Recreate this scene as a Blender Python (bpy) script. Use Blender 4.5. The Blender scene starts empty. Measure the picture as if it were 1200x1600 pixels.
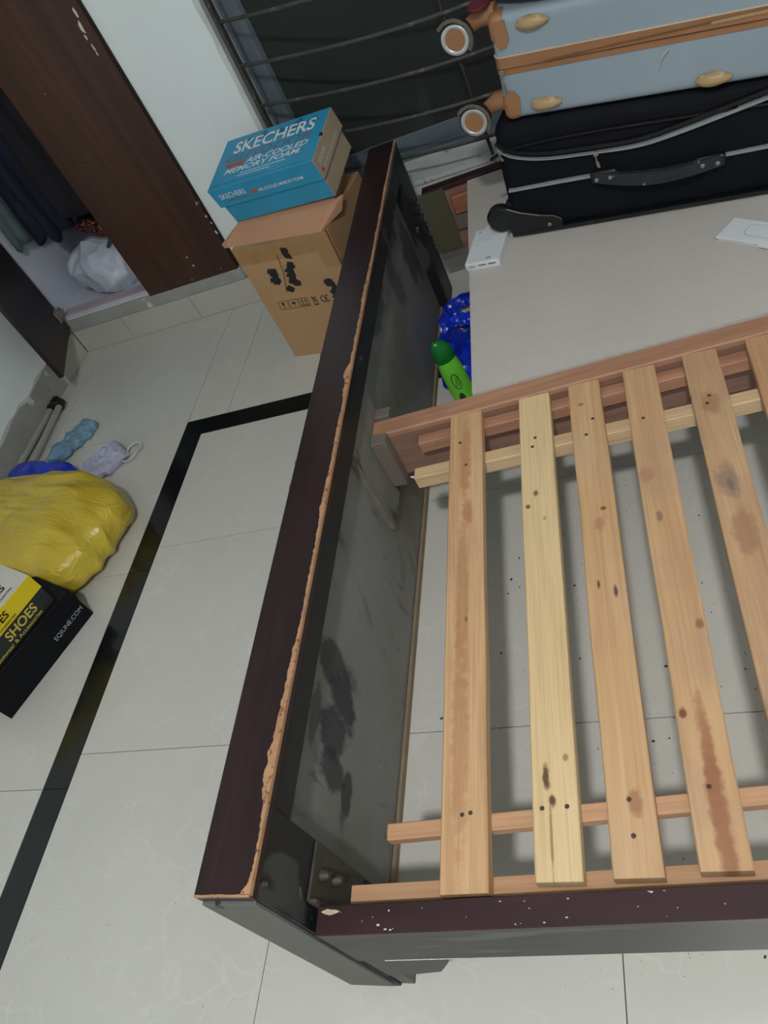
import bpy, bmesh, math, random
from mathutils import Vector, Matrix, noise
rnd = random.Random(7)
scene = bpy.context.scene
col = scene.collection
PI = math.pi
R = math.radians

# ---------------------------------------------------------------- camera, light, exposure
CAM_R = ((0.9183993, 0.1167258, -0.3780448), (-0.1599614, -0.7643775, -0.6246113), (-0.3618772, 0.6341152, -0.6833321))
CAM_F = 1239.368          # focal length in pixels of the 1200x1600 frame
CAM_C = Vector((0.80396, -0.65197, 1.33645))
cam_data = bpy.data.cameras.new('camera')
cam_data.sensor_fit = 'VERTICAL'; cam_data.sensor_height = 36.0
cam_data.lens = CAM_F / 1600.0 * 36.0
cam_data.clip_start = 0.02
cam = bpy.data.objects.new('camera', cam_data); col.objects.link(cam)
rx, ry, rz = [Vector(r) for r in CAM_R]
m = Matrix((rx, -ry, -rz)).transposed().to_4x4(); m.translation = CAM_C
cam.matrix_world = m
scene.camera = cam

LAMP_EMIT = 690.0
LAMP_COL = (0.985, 1.0, 1.0)
world = bpy.data.worlds.new('night'); scene.world = world; world.use_nodes = True
world.node_tree.nodes['Background'].inputs[0].default_value = (0.01, 0.012, 0.015, 1)
world.node_tree.nodes['Background'].inputs[1].default_value = 0.3
vs = scene.view_settings
vs.view_transform = 'Standard'; vs.look = 'None'; vs.gamma = 1.0; vs.use_curve_mapping = False
vs.exposure = 0.0

def ray(px, py):
    u = (px - 600) / CAM_F; v = (py - 800) / CAM_F
    return rx * u + ry * v + rz
def on_z(px, py, z=0.0):
    d = ray(px, py); return CAM_C + d * ((z - CAM_C.z) / d.z)
def on_y(px, py, y):
    d = ray(px, py); return CAM_C + d * ((y - CAM_C.y) / d.y)
def on_x(px, py, x):
    d = ray(px, py); return CAM_C + d * ((x - CAM_C.x) / d.x)

# ---------------------------------------------------------------- materials
def lin(c):
    return tuple((v / 255 / 12.92 if v / 255 <= .04045 else ((v / 255 + .055) / 1.055) ** 2.4) for v in c[:3]) + (1.0,)
class NT:
    def __init__(s, name):
        s.m = bpy.data.materials.new(name); s.m.use_nodes = True
        s.t = s.m.node_tree; s.n = s.t.nodes; s.b = s.n['Principled BSDF']
        s.tc = s.n.new('ShaderNodeTexCoord'); s.vec = s.tc.outputs['Object']
    def link(s, a, b): s.t.links.new(a, b)
    def mapping(s, scale=(1, 1, 1), loc=(0, 0, 0), rot=(0, 0, 0), src=None):
        n = s.n.new('ShaderNodeMapping'); n.inputs['Scale'].default_value = scale
        n.inputs['Location'].default_value = loc; n.inputs['Rotation'].default_value = rot
        s.link(src or s.vec, n.inputs['Vector']); return n.outputs[0]
    def noise(s, vec, scale=5, detail=4, rough=.55, dist=0):
        n = s.n.new('ShaderNodeTexNoise'); n.inputs['Scale'].default_value = scale; n.inputs['Detail'].default_value = detail
        n.inputs['Roughness'].default_value = rough; n.inputs['Distortion'].default_value = dist
        s.link(vec, n.inputs['Vector']); return n.outputs['Fac']
    def voronoi(s, vec, scale=5, feature='F1'):
        n = s.n.new('ShaderNodeTexVoronoi'); n.feature = feature; n.inputs['Scale'].default_value = scale
        s.link(vec, n.inputs['Vector']); return n.outputs['Distance']
    def ramp(s, fac, stops):
        n = s.n.new('ShaderNodeValToRGB'); s.link(fac, n.inputs[0]); e = n.color_ramp.elements
        while len(e) < len(stops): e.new(.5)
        for el, (p, c) in zip(e, stops):
            el.position = p; el.color = c if len(c) == 4 else tuple(c) + (1,)
        return n.outputs[0]
    def bw(s, fac, lo, hi, inv=False):
        a, b = ((0, 0, 0, 1), (1, 1, 1, 1))
        return s.ramp(fac, [(lo, b if inv else a), (hi, a if inv else b)])
    def mix(s, fac, a, b, mode='MIX'):
        n = s.n.new('ShaderNodeMix'); n.data_type = 'RGBA'; n.blend_type = mode
        for sock, v in ((n.inputs[0], fac), (n.inputs[6], a), (n.inputs[7], b)):
            if hasattr(v, 'is_output'): s.link(v, sock)
            else: sock.default_value = v
        return n.outputs[2]
    def math(s, op, a, b=0.0):
        n = s.n.new('ShaderNodeMath'); n.operation = op
        for sock, v in ((n.inputs[0], a), (n.inputs[1], b)):
            if hasattr(v, 'is_output'): s.link(v, sock)
            else: sock.default_value = v
        return n.outputs[0]
    def rand(s):
        n = s.n.new('ShaderNodeObjectInfo'); return n.outputs['Random']
    def randvec(s, amount=20.0):
        r = s.rand(); c = s.n.new('ShaderNodeCombineXYZ')
        s.link(s.math('MULTIPLY', r, amount), c.inputs[0]); s.link(s.math('MULTIPLY', r, amount * 1.7), c.inputs[1]); s.link(s.math('MULTIPLY', r, amount * .6), c.inputs[2])
        n = s.n.new('ShaderNodeVectorMath'); n.operation = 'ADD'; s.link(s.vec, n.inputs[0]); s.link(c.outputs[0], n.inputs[1]); return n.outputs[0]
    def bump(s, h, strength=.2, dist=.002):
        n = s.n.new('ShaderNodeBump'); n.inputs['Strength'].default_value = strength; n.inputs['Distance'].default_value = dist
        s.link(h, n.inputs['Height']); s.link(n.outputs[0], s.b.inputs['Normal'])
    def done(s, colr, rough=.5, metal=0.0, spec=None, coat=0):
        for k, v in (('Base Color', colr), ('Roughness', rough), ('Metallic', metal)):
            if hasattr(v, 'is_output'): s.link(v, s.b.inputs[k])
            else: s.b.inputs[k].default_value = v
        if spec is not None: s.b.inputs['Specular IOR Level'].default_value = spec
        if coat: s.b.inputs['Coat Weight'].default_value = coat
        return s.m

def simple(name, c, rough=.5, var=.12, scale=12, metal=0, bump=0, bscale=60, spec=None, stretch=(1, 1, 1)):
    """plain colour with a slight mottled variation"""
    t = NT(name); L = lin(c); d = tuple(v * (1 - var) for v in L[:3]) + (1,); u = tuple(min(1, v * (1 + var)) for v in L[:3]) + (1,)
    v = t.mapping(stretch)
    cc = t.ramp(t.noise(v, scale), [(.3, d), (.7, u)])
    if bump: t.bump(t.noise(v, bscale, 3), bump, .002)
    return t.done(cc, rough, metal, spec)

def specked(name, c, rough, specks, var=.15, scale=8, stretch=(1, 1, 1), bump=0, wear=None, spec=None):
    """colour variation plus paint flecks / scrapes: specks = [(colour, noise scale, threshold, stretch)]"""
    t = NT(name); L = lin(c); d = tuple(v * (1 - var) for v in L[:3]) + (1,); u = tuple(min(1, v * (1 + var)) for v in L[:3]) + (1,)
    v = t.mapping(stretch); cc = t.ramp(t.noise(v, scale, 6), [(.3, d), (.7, u)])
    for (sc, ss, th, st) in specks:
        f = t.bw(t.noise(t.mapping(st, loc=(3.3 * ss % 7, 1.7, .4)), ss, 3, .6), th, th + .03)
        cc = t.mix(f, cc, lin(sc))
    if bump: t.bump(t.noise(v, scale * 4, 4), bump, .002)
    return t.done(cc, rough, 0, spec)

def wood(name, c1, c2, axis=1, rough=.6, knots=(), streaks=(), grain=1.0, stain=None, bump=.15):
    """grain running along local axis; knots = (x, y, rx, ry, colour, strength) in local metres"""
    t = NT(name)
    sc = [26 * grain] * 3; sc[axis] = 1.6 * grain
    sf = [240 * grain] * 3; sf[axis] = 5 * grain
    v0 = t.randvec(9)
    v = t.mapping(tuple(sc), src=v0)
    n1 = t.noise(v, 1.0, 5, .6, .8)
    cc = t.ramp(n1, [(.28, lin(c2)), (.5, lin([(a + b) / 2 for a, b in zip(c1, c2)])), (.72, lin(c1))])
    n2 = t.noise(t.mapping(tuple(sf), src=v0), 1.0, 3, .6)
    cc = t.mix(t.math('MULTIPLY', t.bw(n2, .45, .75), .35), cc, lin([a * .72 for a in c2]))
    n3 = t.noise(v0, 6, 3)
    if stain: cc = t.mix(t.math('MULTIPLY', t.bw(n3, .52, .72), .75), cc, lin(stain))
    wob = t.noise(t.mapping((60, 60, 60), src=v0), 1.0, 3)
    for k in list(knots) + list(streaks):
        x, y, rx_, ry_, kc, ks = k
        mp = t.n.new('ShaderNodeVectorMath'); mp.operation = 'SUBTRACT'; t.link(t.vec, mp.inputs[0]); mp.inputs[1].default_value = (x, y, 0)
        ml = t.n.new('ShaderNodeVectorMath'); ml.operation = 'MULTIPLY'; t.link(mp.outputs[0], ml.inputs[0]); ml.inputs[1].default_value = (1 / rx_, 1 / ry_, 0)
        ln = t.n.new('ShaderNodeVectorMath'); ln.operation = 'LENGTH'; t.link(ml.outputs[0], ln.inputs[0])
        dd = t.math('ADD', ln.outputs['Value'], t.math('MULTIPLY', t.math('SUBTRACT', wob, .5), 1.2))
        f = t.math('MULTIPLY', t.bw(dd, .55, 1.15, True), ks)
        cc = t.mix(f, cc, lin(kc))
    t.bump(n2, bump, .0015)
    return t.done(cc, rough)

def tile_mat(name, c, vein, rough=.22):
    t = NT(name); v = t.randvec(13)
    L = lin(c)
    a = t.ramp(t.noise(v, 3.5, 5, .6), [(.3, tuple(x * .93 for x in L[:3]) + (1,)), (.7, L)])
    dn = t.n.new('ShaderNodeTexNoise'); dn.inputs['Scale'].default_value = 7; dn.inputs['Detail'].default_value = 3; t.link(v, dn.inputs['Vector'])
    ds = t.n.new('ShaderNodeVectorMath'); ds.operation = 'MULTIPLY_ADD'; t.link(dn.outputs['Color'], ds.inputs[0]); ds.inputs[1].default_value = (.16, .16, .16); t.link(v, ds.inputs[2])
    ve = t.voronoi(ds.outputs[0], 15, 'DISTANCE_TO_EDGE')
    f = t.math('MULTIPLY', t.bw(ve, .0, .06, True), .26)
    f = t.math('MULTIPLY', f, t.bw(t.noise(v, 10, 3), .45, .68))
    cc = t.mix(f, a, lin(vein))
    sp = t.bw(t.noise(v, 160, 2, .5), .755, .78)
    cc = t.mix(t.math('MULTIPLY', sp, .6), cc, lin((70, 62, 50)))
    return t.done(cc, rough)

# ---------------------------------------------------------------- mesh helpers
def bx(bm, x0, x1, y0, y1, z0, z1, bev=0.0, seg=1):
    t = bmesh.new()
    bmesh.ops.create_cube(t, size=1.0)
    for v in t.verts:
        v.co = Vector((x0 if v.co.x < 0 else x1, y0 if v.co.y < 0 else y1, z0 if v.co.z < 0 else z1))
    if bev: bmesh.ops.bevel(t, geom=t.edges[:], offset=bev, segments=seg, profile=.7, affect='EDGES')
    me = bpy.data.meshes.new('t'); t.to_mesh(me); t.free(); bm.from_mesh(me); bpy.data.meshes.remove(me)
    return bm
def B(*a, **k): return bx(bmesh.new(), *a, **k)

def rbox(lx, ly, lz, r, n=10, deform=None, seg=4):
    """rounded box centred on origin; deform(v) -> v"""
    def axis(l):
        h = l / 2; out = []
        for i in range(seg + 1): out.append(-h + r * (1 - math.cos(i / seg * PI / 2)) if seg else -h)
        for i in range(1, n): out.append(-h + r + (l - 2 * r) * i / n)
        out += [-x for x in out[:seg + 1]][::-1]
        return out
    ax = [axis(l) for l in (lx, ly, lz)]; H = Vector((lx / 2, ly / 2, lz / 2)); bm = bmesh.new(); cache = {}
    def vert(p):
        key = tuple(round(c, 6) for c in p)
        if key not in cache:
            q = Vector(p); c = Vector([max(-H[i] + r, min(H[i] - r, q[i])) for i in range(3)]); d = q - c
            if d.length > 1e-9: q = c + d.normalized() * r
            cache[key] = bm.verts.new(deform(q) if deform else q)
        return cache[key]
    for i in range(3):
        j, k = (i + 1) % 3, (i + 2) % 3
        for sg in (-1, 1):
            A_, B_ = ax[j], ax[k]
            for a in range(len(A_) - 1):
                for b in range(len(B_) - 1):
                    f = []
                    for (u, w) in ((a, b), (a + 1, b), (a + 1, b + 1), (a, b + 1)):
                        p = [0, 0, 0]; p[i] = sg * H[i]; p[j] = A_[u]; p[k] = B_[w]; f.append(vert(p))
                    if sg < 0: f.reverse()
                    try: bm.faces.new(f)
                    except ValueError: pass
    return bm

def tube(bm, pts, r, n=8, cap=True, closed=False):
    pts = [Vector(p) for p in pts]; rings = []
    up = None
    for i, p in enumerate(pts):
        if closed: d = (pts[(i + 1) % len(pts)] - pts[i - 1]).normalized()
        else: d = (pts[min(i + 1, len(pts) - 1)] - pts[max(i - 1, 0)]).normalized()
        if up is None:
            a = Vector((0, 0, 1)) if abs(d.z) < .9 else Vector((1, 0, 0)); up = (a - d * a.dot(d)).normalized()
        else: up = (up - d * up.dot(d)).normalized()
        s = d.cross(up); rr = r[i] if isinstance(r, (list, tuple)) else r
        rings.append([bm.verts.new(p + (up * math.cos(2 * PI * k / n) + s * math.sin(2 * PI * k / n)) * rr) for k in range(n)])
    for i in range(len(rings) - (0 if closed else 1)):
        a, b = rings[i], rings[(i + 1) % len(rings)]
        for k in range(n): bm.faces.new((a[k], a[(k + 1) % n], b[(k + 1) % n], b[k]))
    if cap and not closed: bm.faces.new(rings[0][::-1]); bm.faces.new(rings[-1])
    return bm

def lathe(bm, prof, n=24, mat=None):
    """profile (r, z) revolved about z; mat places it"""
    mat = mat or Matrix.Identity(4); rings = []
    for (r_, z_) in prof:
        if r_ < 1e-6: rings.append([bm.verts.new(mat @ Vector((0, 0, z_)))])
        else: rings.append([bm.verts.new(mat @ Vector((r_ * math.cos(2 * PI * k / n), r_ * math.sin(2 * PI * k / n), z_))) for k in range(n)])
    for a, b in zip(rings, rings[1:]):
        for k in range(n):
            k2 = (k + 1) % n
            if len(a) == 1 and len(b) == 1: continue
            if len(a) == 1: bm.faces.new((a[0], b[k2], b[k]))
            elif len(b) == 1: bm.faces.new((a[k], a[k2], b[0]))
            else: bm.faces.new((a[k], a[k2], b[k2], b[k]))
    return bm

def prism(bm, poly, x0, x1, axis=0):
    """extrude a 2-D polygon along an axis (0: poly is (y,z), 1: poly is (x,z), 2: poly is (x,y))"""
    def P(a, b, t):
        return ((t, a, b), (a, t, b), (a, b, t))[axis]
    v0 = [bm.verts.new(P(a, b, x0)) for a, b in poly]; v1 = [bm.verts.new(P(a, b, x1)) for a, b in poly]
    n = len(poly)
    bm.faces.new(v0[::-1]); bm.faces.new(v1)
    for i in range(n): bm.faces.new((v0[i], v0[(i + 1) % n], v1[(i + 1) % n], v1[i]))
    bmesh.ops.recalc_face_normals(bm, faces=bm.faces[:])
    return bm

def obj(name, bm, mat, parent=None, loc=(0, 0, 0), rot=(0, 0, 0), smooth=False, label=None, recalc=True, kind=None):
    if recalc: bmesh.ops.recalc_face_normals(bm, faces=bm.faces[:])
    me = bpy.data.meshes.new(name); bm.to_mesh(me); bm.free()
    if mat: me.materials.append(mat)
    if smooth:
        for p in me.polygons: p.use_smooth = True
        if smooth != 'all':
            try: me.set_sharp_from_angle(angle=R(smooth if not isinstance(smooth, bool) else 40))
            except Exception: pass
    o = bpy.data.objects.new(name, me); col.objects.link(o); o.parent = parent; o.location = loc; o.rotation_euler = rot
    if label: o['label'] = label
    if kind: o['kind'] = kind
    return o
def tag(o, label, cat, group=None):
    o['label'] = label; o['category'] = cat
    if group: o['group'] = group
    return o
def thing(name, label, cat, loc=(0, 0, 0), rot=(0, 0, 0), group=None):
    o = bpy.data.objects.new(name, None); col.objects.link(o); o.location = loc; o.rotation_euler = rot; o.empty_display_size = .05
    return tag(o, label, cat, group)
def struct(name, bm, mat, parent=None, **k):
    o = obj(name, bm, mat, parent, **k)
    if parent is None: o['kind'] = 'structure'
    return o

def lettering(s, parent, mat, origin, xdir, ydir, width, height=None, shear=0.0, offset=0.0, align='LEFT', name='lettering', spacing=1.0):
    """flat printed text; its box starts at origin (parent space), runs along xdir, rises along ydir"""
    cu = bpy.data.curves.new('txt', 'FONT'); cu.body = s; cu.shear = shear; cu.offset = offset; cu.space_character = spacing; cu.resolution_u = 3
    to = bpy.data.objects.new('txt', cu); col.objects.link(to)
    bpy.context.view_layer.update()
    me = bpy.data.meshes.new_from_object(to.evaluated_get(bpy.context.evaluated_depsgraph_get()))
    bpy.data.objects.remove(to); bpy.data.curves.remove(cu)
    xs = [v.co.x for v in me.vertices]; ys = [v.co.y for v in me.vertices]
    w = max(xs) - min(xs); h = max(ys) - min(ys); sx = width / w; sy = (height / h) if height else sx
    X = Vector(xdir).normalized(); Y = Vector(ydir).normalized(); N = X.cross(Y); O = Vector(origin)
    for v in me.vertices:
        v.co = O + X * ((v.co.x - min(xs)) * sx) + Y * ((v.co.y - min(ys)) * sy) + N * .0008
    me.materials.clear(); me.materials.append(mat)
    o = bpy.data.objects.new(name, me); me.name = name; col.objects.link(o); o.parent = parent
    return o

def fbm(p, f, o=4):
    s = 0; a = 1
    for i in range(o): s += a * noise.noise(p * f); f *= 2.03; a *= .5
    return s
def ridge(p, f, o=3):
    s = 0; a = 1
    for i in range(o): s += a * (1 - 2 * abs(noise.noise(p * f))); f *= 2.1; a *= .5
    return s
def blob(rad, sub=5, fn=None, floor=None, power=2.0):
    """crumpled closed surface: fn(unit dir, pos) -> new pos"""
    bm = bmesh.new(); bmesh.ops.create_icosphere(bm, subdivisions=sub, radius=1.0)
    for v in bm.verts:
        d = v.co.normalized()
        k = (abs(d.x) ** power + abs(d.y) ** power + abs(d.z) ** power) ** (-1 / power)
        p = Vector((d.x * k * rad[0], d.y * k * rad[1], d.z * k * rad[2]))
        if fn: p = fn(d, p)
        if floor is not None and p.z < floor: p.z = floor + (p.z - floor) * .02
        v.co = p
    return bm

# ================================================================ THE SETTING
WY = 1.750          # back wall plane
XL, XR, YF, ZC = -1.372, 2.70, -1.75, 2.75
M_tile = tile_mat('floor_tile', (206, 203, 195), (230, 229, 225))
M_black_tile = simple('black_tile', (22, 23, 23), .16, .2, 6)
M_grout = simple('grout', (70, 66, 60), .9)
M_skirt = tile_mat('skirting_tile', (192, 188, 178), (206, 203, 196), .35)
M_wall = specked('white_paint', (234, 240, 240), .55, [((150, 144, 132), 26, .765, (1, 1, .6))], .03, 3, bump=.05)
M_cement = specked('bare_cement', (160, 159, 154), .85, [((206, 204, 198), 14, .62, (1, 1, 1)), ((112, 108, 100), 30, .68, (1, 1, 1))], .10, 9, bump=.3)
M_plaster = specked('chipped_white_plaster', (204, 206, 204), .7, [((130, 125, 116), 30, .64, (.6, 1, .6))], .12, 14, bump=.3)

floor = struct('floor', B(XL, XR, YF, WY, -.06, -.004), M_grout)
G = .0009
def tile(x0, x1, y0, y1, mat):
    obj('tile', B(x0 + G, x1 - G, y0 + G, y1 - G, -.012, 0), mat, floor)
def grid(xs, ys, mat):
    for a, b in zip(xs, xs[1:]):
        for c, d in zip(ys, ys[1:]): tile(a, b, c, d, mat)
grid([-.591, 0, .6, 1.2, 1.8, 2.4, XR], [YF, -1.2, -.6, 0, .6, 1.054], M_tile)
grid([-.666, -.591], [YF, -.684, -.08, .526, 1.129], M_black_tile)
grid([-.591, -.514, .086, .686, 1.286, 1.886, 2.486, XR], [1.054, 1.129], M_black_tile)
grid([XL, -1.266, -.664, -.514, .086, .686, 1.286, 1.886, 2.486, XR], [1.129, WY], M_tile)
grid([XL, -1.266, -.666], [YF, -1.29, -.684, -.08, .526, 1.129], M_tile)

# --- walls and ceiling
WX0, WX1, WZ0, WZ1 = -.232, 1.36, .262, 1.78      # window opening
DX0, DX1, DZ0, DZ1 = -1.362, -.548, .15, 2.1        # wardrobe opening
b = bmesh.new()
for a in ((DX1, WX0, 0, ZC), (XL - .1, DX1, 0, DZ0), (XL - .1, DX1, DZ1, ZC), (WX0, WX1, 0, .212), (WX0, WX1, WZ1, ZC), (WX1, XR, 0, ZC)):
    bx(b, a[0], a[1], WY, WY + .25, a[2], a[3])
struct('wall_back', b, M_wall)
struct('wall_left', B(XL - .1, XL, YF, WY, 0, ZC), M_wall)
struct('wall_right', B(XR, XR + .1, YF, WY, 0, ZC), M_wall)
struct('wall_front', B(XL, XR, YF - .1, YF, 0, ZC), M_wall)
struct('ceiling', B(XL, XR, YF, WY, ZC, ZC + .1), M_wall)

# --- skirting of the back wall: tiles with joints, and the bare plinth strip over it
bb_ = struct('baseboard_back', B(XL, -.23, WY - .004, WY, 0, .102), M_grout)
xs = [XL + .02, -1.115, -.80, -.36, -.232]
for a, c in zip(xs, xs[1:]):
    obj('tile', B(a + .001, c - .001, WY - .012, WY - .003, .001, .101, .001), M_skirt, bb_)
struct('trim_1', B(XL + .01, -.545, WY - .016, WY, .102, .149, .003), M_cement)
bl = struct('baseboard_left', B(XL, XL + .004, YF, WY, 0, .1), M_grout)
obj('tile', B(XL + .003, XL + .018, 1.545, WY - .012, .001, .101, .001), M_skirt, bl)
# rough cement band along the left wall, its top edge broken where the paint has peeled
b = bmesh.new(); top = []; n = 90
for i in range(n + 1):
    y = YF + (1.545 - YF) * i / n
    h = .112 + .012 * noise.noise(Vector((y * 9, .3, 0))) + .007 * noise.noise(Vector((y * 35, 1.3, 0)))
    top.append((y, h))
prism(b, [(YF, 0.0)] + [(1.545, 0.0)] + top[::-1], XL, XL + .009, 0)
obj('cement_band', b, M_cement, bl)
b = bmesh.new(); up = [(y, h + .004 + .012 * max(0, noise.noise(Vector((y * 14, 5.3, 0))) + .25)) for y, h in top]
prism(b, [(y, h - .006) for y, h in top] + up[::-1], XL, XL + .005, 0)
obj('peeled_paint_edge', b, M_plaster, bl)

# --- window with aluminium frame, insect screen and bellied grille
M_alu = simple('grey_aluminium', (120, 130, 140), .4, .08, 10, metal=.35)
M_alu_d = simple('dusty_aluminium', (96, 106, 116), .5, .1, 14, metal=.25)
M_screen = specked('insect_screen', (38, 43, 40), .75, [((50, 55, 52), 3, .55, (1, 1, .5))], .12, 5, bump=.1)
M_iron = specked('dusty_black_iron', (70, 69, 64), .6, [((104, 100, 92), 40, .6, (1, 1, 1))], .2, 20)
win = struct('window_1', B(WX0, WX1, 1.975, 1.99, WZ0, WZ1), M_screen)
b = bmesh.new()
for a in ((WX0, WX0 + .012, WZ0, WZ1), (WX1 - .012, WX1, WZ0, WZ1), (WX0, WX1, WZ1 - .03, WZ1), (WX0, WX1, WZ0, WZ0 + .02)):
    bx(b, a[0], a[1], 1.84, 1.97, a[2], a[3])
obj('frame', b, M_alu, win)
for (x0, x1, y0) in ((WX0 + .012, .58, 1.862), (.54, WX1 - .012, 1.90)):
    b = bmesh.new(); w = .045
    bx(b, x0, x0 + w, y0, y0 + .022, WZ0 + .02, WZ1 - .03, .002); bx(b, x1 - w, x1, y0, y0 + .022, WZ0 + .02, WZ1 - .03, .002)
    bx(b, x0 + w, x1 - w, y0 + .002, y0 + .02, WZ0 + .02, WZ0 + .075, .002); bx(b, x0 + w, x1 - w, y0 + .002, y0 + .02, WZ1 - .08, WZ1 - .03, .002)
    s = obj('sash', b, M_alu, win)
    obj('insect_screen', B(x0 + w, x1 - w, y0 + .008, y0 + .012, WZ0 + .075, WZ1 - .08), M_screen, s)
    b = bmesh.new(); bx(b, x0 + w, x0 + w + .012, y0 - .001, y0 + .02, WZ0 + .075, WZ1 - .08); obj('sash_bead', b, M_alu_d, s)
b = bmesh.new()
for y in (1.845, 1.885, 1.925): bx(b, WX0 + .012, WX1 - .012, y, y + .004, WZ0 + .018, WZ0 + .034)
obj('track', b, M_alu_d, win)
# plaster sill: sloped rough slab with a worn front lip
b = bmesh.new()
prism(b, [(WY - .045, .212), (WY - .045, .248), (WY - .03, .258), (1.84, .266), (1.84, .212)], WX0, WX1 + .0, 0)
obj('sill', b, M_plaster, win)
b = bmesh.new(); k = 60; lo = []; hi = []
for i in range(k + 1):
    x = WX0 + (WX1 - WX0) * i / k; lo.append((x, WY - .052 + .006 * noise.noise(Vector((x * 22, 0, 0))))); hi.append((x, WY - .012 + .008 * noise.noise(Vector((x * 17, 4, 0)))))
prism(b, lo + hi[::-1], .247, .262, 2); obj('sill_lip', b, M_plaster, win)
# rough plaster edge of the left reveal
b = bmesh.new(); e = []
for i in range(50):
    z = WZ0 + (WZ1 - WZ0) * i / 49; e.append((WX0 - .012 + .006 * noise.noise(Vector((z * 15, 2, 0))), z))
prism(b, e + [(WX0 + .004, WZ1), (WX0 + .004, WZ0)], WY - .006, WY + .09, 1); obj('reveal_edge', b, M_plaster, win)
# grille rods bellied towards the room
def belly(x, z):
    bl_ = min(.30, max(.17, .28 - .24 * (.72 - z)))
    return 1.79 - bl_ * math.sin(PI * (x - WX0) / (WX1 - WX0))
for z in (.362, .48, .60, .72, .843, .965, 1.09, 1.21, 1.33, 1.45, 1.57, 1.69):
    b = tube(bmesh.new(), [(WX0 + (WX1 - WX0) * i / 28, belly(WX0 + (WX1 - WX0) * i / 28, z), z) for i in range(29)], .0055, 6)
    obj('grille_bar', b, M_iron, win, smooth=60)
for x in (.43, .70):
    b = tube(bmesh.new(), [(x, belly(x, z) + .007, z) for z in [.30 + .03 * i for i in range(47)]], .005, 6)
    obj('grille_upright', b, M_iron, win, smooth=60)
for x in (WX0 + .004, WX1 - .016): obj('grille_side_bar', B(x, x + .012, 1.772, 1.80, WZ0, WZ1, .001), M_iron, win)

# --- round ceiling lamp behind the camera
M_lit = bpy.data.materials.new('lit_diffuser'); M_lit.use_nodes = True
pb = M_lit.node_tree.nodes['Principled BSDF']; pb.inputs['Base Color'].default_value = (1, 1, 1, 1)
pb.inputs['Emission Color'].default_value = LAMP_COL + (1,); pb.inputs['Emission Strength'].default_value = LAMP_EMIT
M_white = simple('white_enamel', (225, 228, 228), .35, .03)
tl = thing('ceiling_lamp', 'round white ceiling lamp with a lit diffuser', 'lamp', (.92, -1.28, ZC))
obj('lamp_body', lathe(bmesh.new(), [(0, 0), (.095, 0), (.098, -.01), (.092, -.034), (.082, -.036), (.082, -.03), (0, -.03)], 32), M_white, tl, smooth=40)
obj('diffuser', lathe(bmesh.new(), [(.080, -.0305), (.078, -.038), (.06, -.044), (.03, -.047), (0, -.048)], 32), M_lit, tl, smooth='all')

# ================================================================ WARDROBE
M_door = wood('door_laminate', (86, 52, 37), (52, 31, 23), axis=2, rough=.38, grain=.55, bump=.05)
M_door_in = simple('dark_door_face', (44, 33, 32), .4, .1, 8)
M_white_lam = simple('white_laminate', (205, 208, 222), .45, .03)
M_chip = simple('chipped_white', (205, 200, 192), .7, .1)
M_steel = simple('dull_steel', (150, 144, 132), .4, .2, 30, metal=.4)
war = thing('wardrobe', 'built-in wardrobe with brown laminate doors, one leaf standing open', 'wardrobe', (-.955, WY, DZ0))
def W(x0, x1, y0, y1, z0, z1, bev=0): return B(x0 + .955, x1 + .955, y0 - WY, y1 - WY, z0 - DZ0, z1 - DZ0, bev=bev)
obj('base_panel', W(-1.36, -.55, 1.752, 2.25, .1505, .166), M_white_lam, war)
obj('back_panel', W(-1.36, -.55, 2.25, 2.262, .1505, 2.09), M_white_lam, war)
for x in (-1.361, -.5655): obj('side_panel', W(x, x + .0155, 1.752, 2.25, .166, 2.09), M_white_lam, war)
obj('top_panel', W(-1.36, -.55, 1.752, 2.25, 2.08, 2.098), M_white_lam, war)
obj('divider', W(-.93, -.914, 1.77, 2.25, .166, 2.08), M_white_lam, war)
obj('sill_strip', W(-1.345, -.565, 1.7505, 1.80, .166, .171), simple('pinkish_strip', (186, 172, 178), .6), war)
rail = obj('hanging_rail', tube(bmesh.new(), [(-1.35 + .955, .25, 1.5), (-.93 + .955, .25, 1.5)], .012, 10), M_steel, war, smooth=60)
d = obj('door', W(-.936, -.554, 1.732, 1.7495, .149, 2.08, .0012), M_door, war)
# bare patches where the laminate has flaked: thin irregular chips on the face
def flake(cx, cz, w, h, ang=0.0, n=11):
    bm = bmesh.new(); vs_ = []
    for i in range(n):
        a = 2 * PI * i / n; r_ = .55 + .45 * rnd.random()
        u = math.cos(a) * w * r_; v = math.sin(a) * h * r_
        vs_.append(bm.verts.new((cx + u * math.cos(ang) - v * math.sin(ang) + .955, 1.7314 - WY, cz + u * math.sin(ang) + v * math.cos(ang) - DZ0)))
    bm.faces.new(vs_); obj('bare_chip', bm, M_chip, d)
for (px_, py_, w, h) in ((118, 20, .006, .02), (127, 42, .007, .022), (134, 58, .004, .011), (146, 74, .004, .014), (152, 84, .003, .008), (307, 318, .0025, .008), (322, 338, .004, .006), (330, 348, .003, .007), (338, 363, .005, .009), (292, 402, .004, .006), (302, 415, .004, .005), (310, 316, .002, .006), (345, 420, .003, .003), (300, 437, .003, .003), (70, 147, .002, .002), (130, 258, .0015, .0015)):
    p = on_y(px_, py_, 1.7314); flake(p.x, p.z, w, h)
obj('gap_shade_strip', W(-.5538, -.5482, 1.7435, 1.7505, .152, 2.08), simple('gap_shade', (34, 34, 33), .8), war)  # dark-coloured strip standing in for the shade between door and wall
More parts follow.
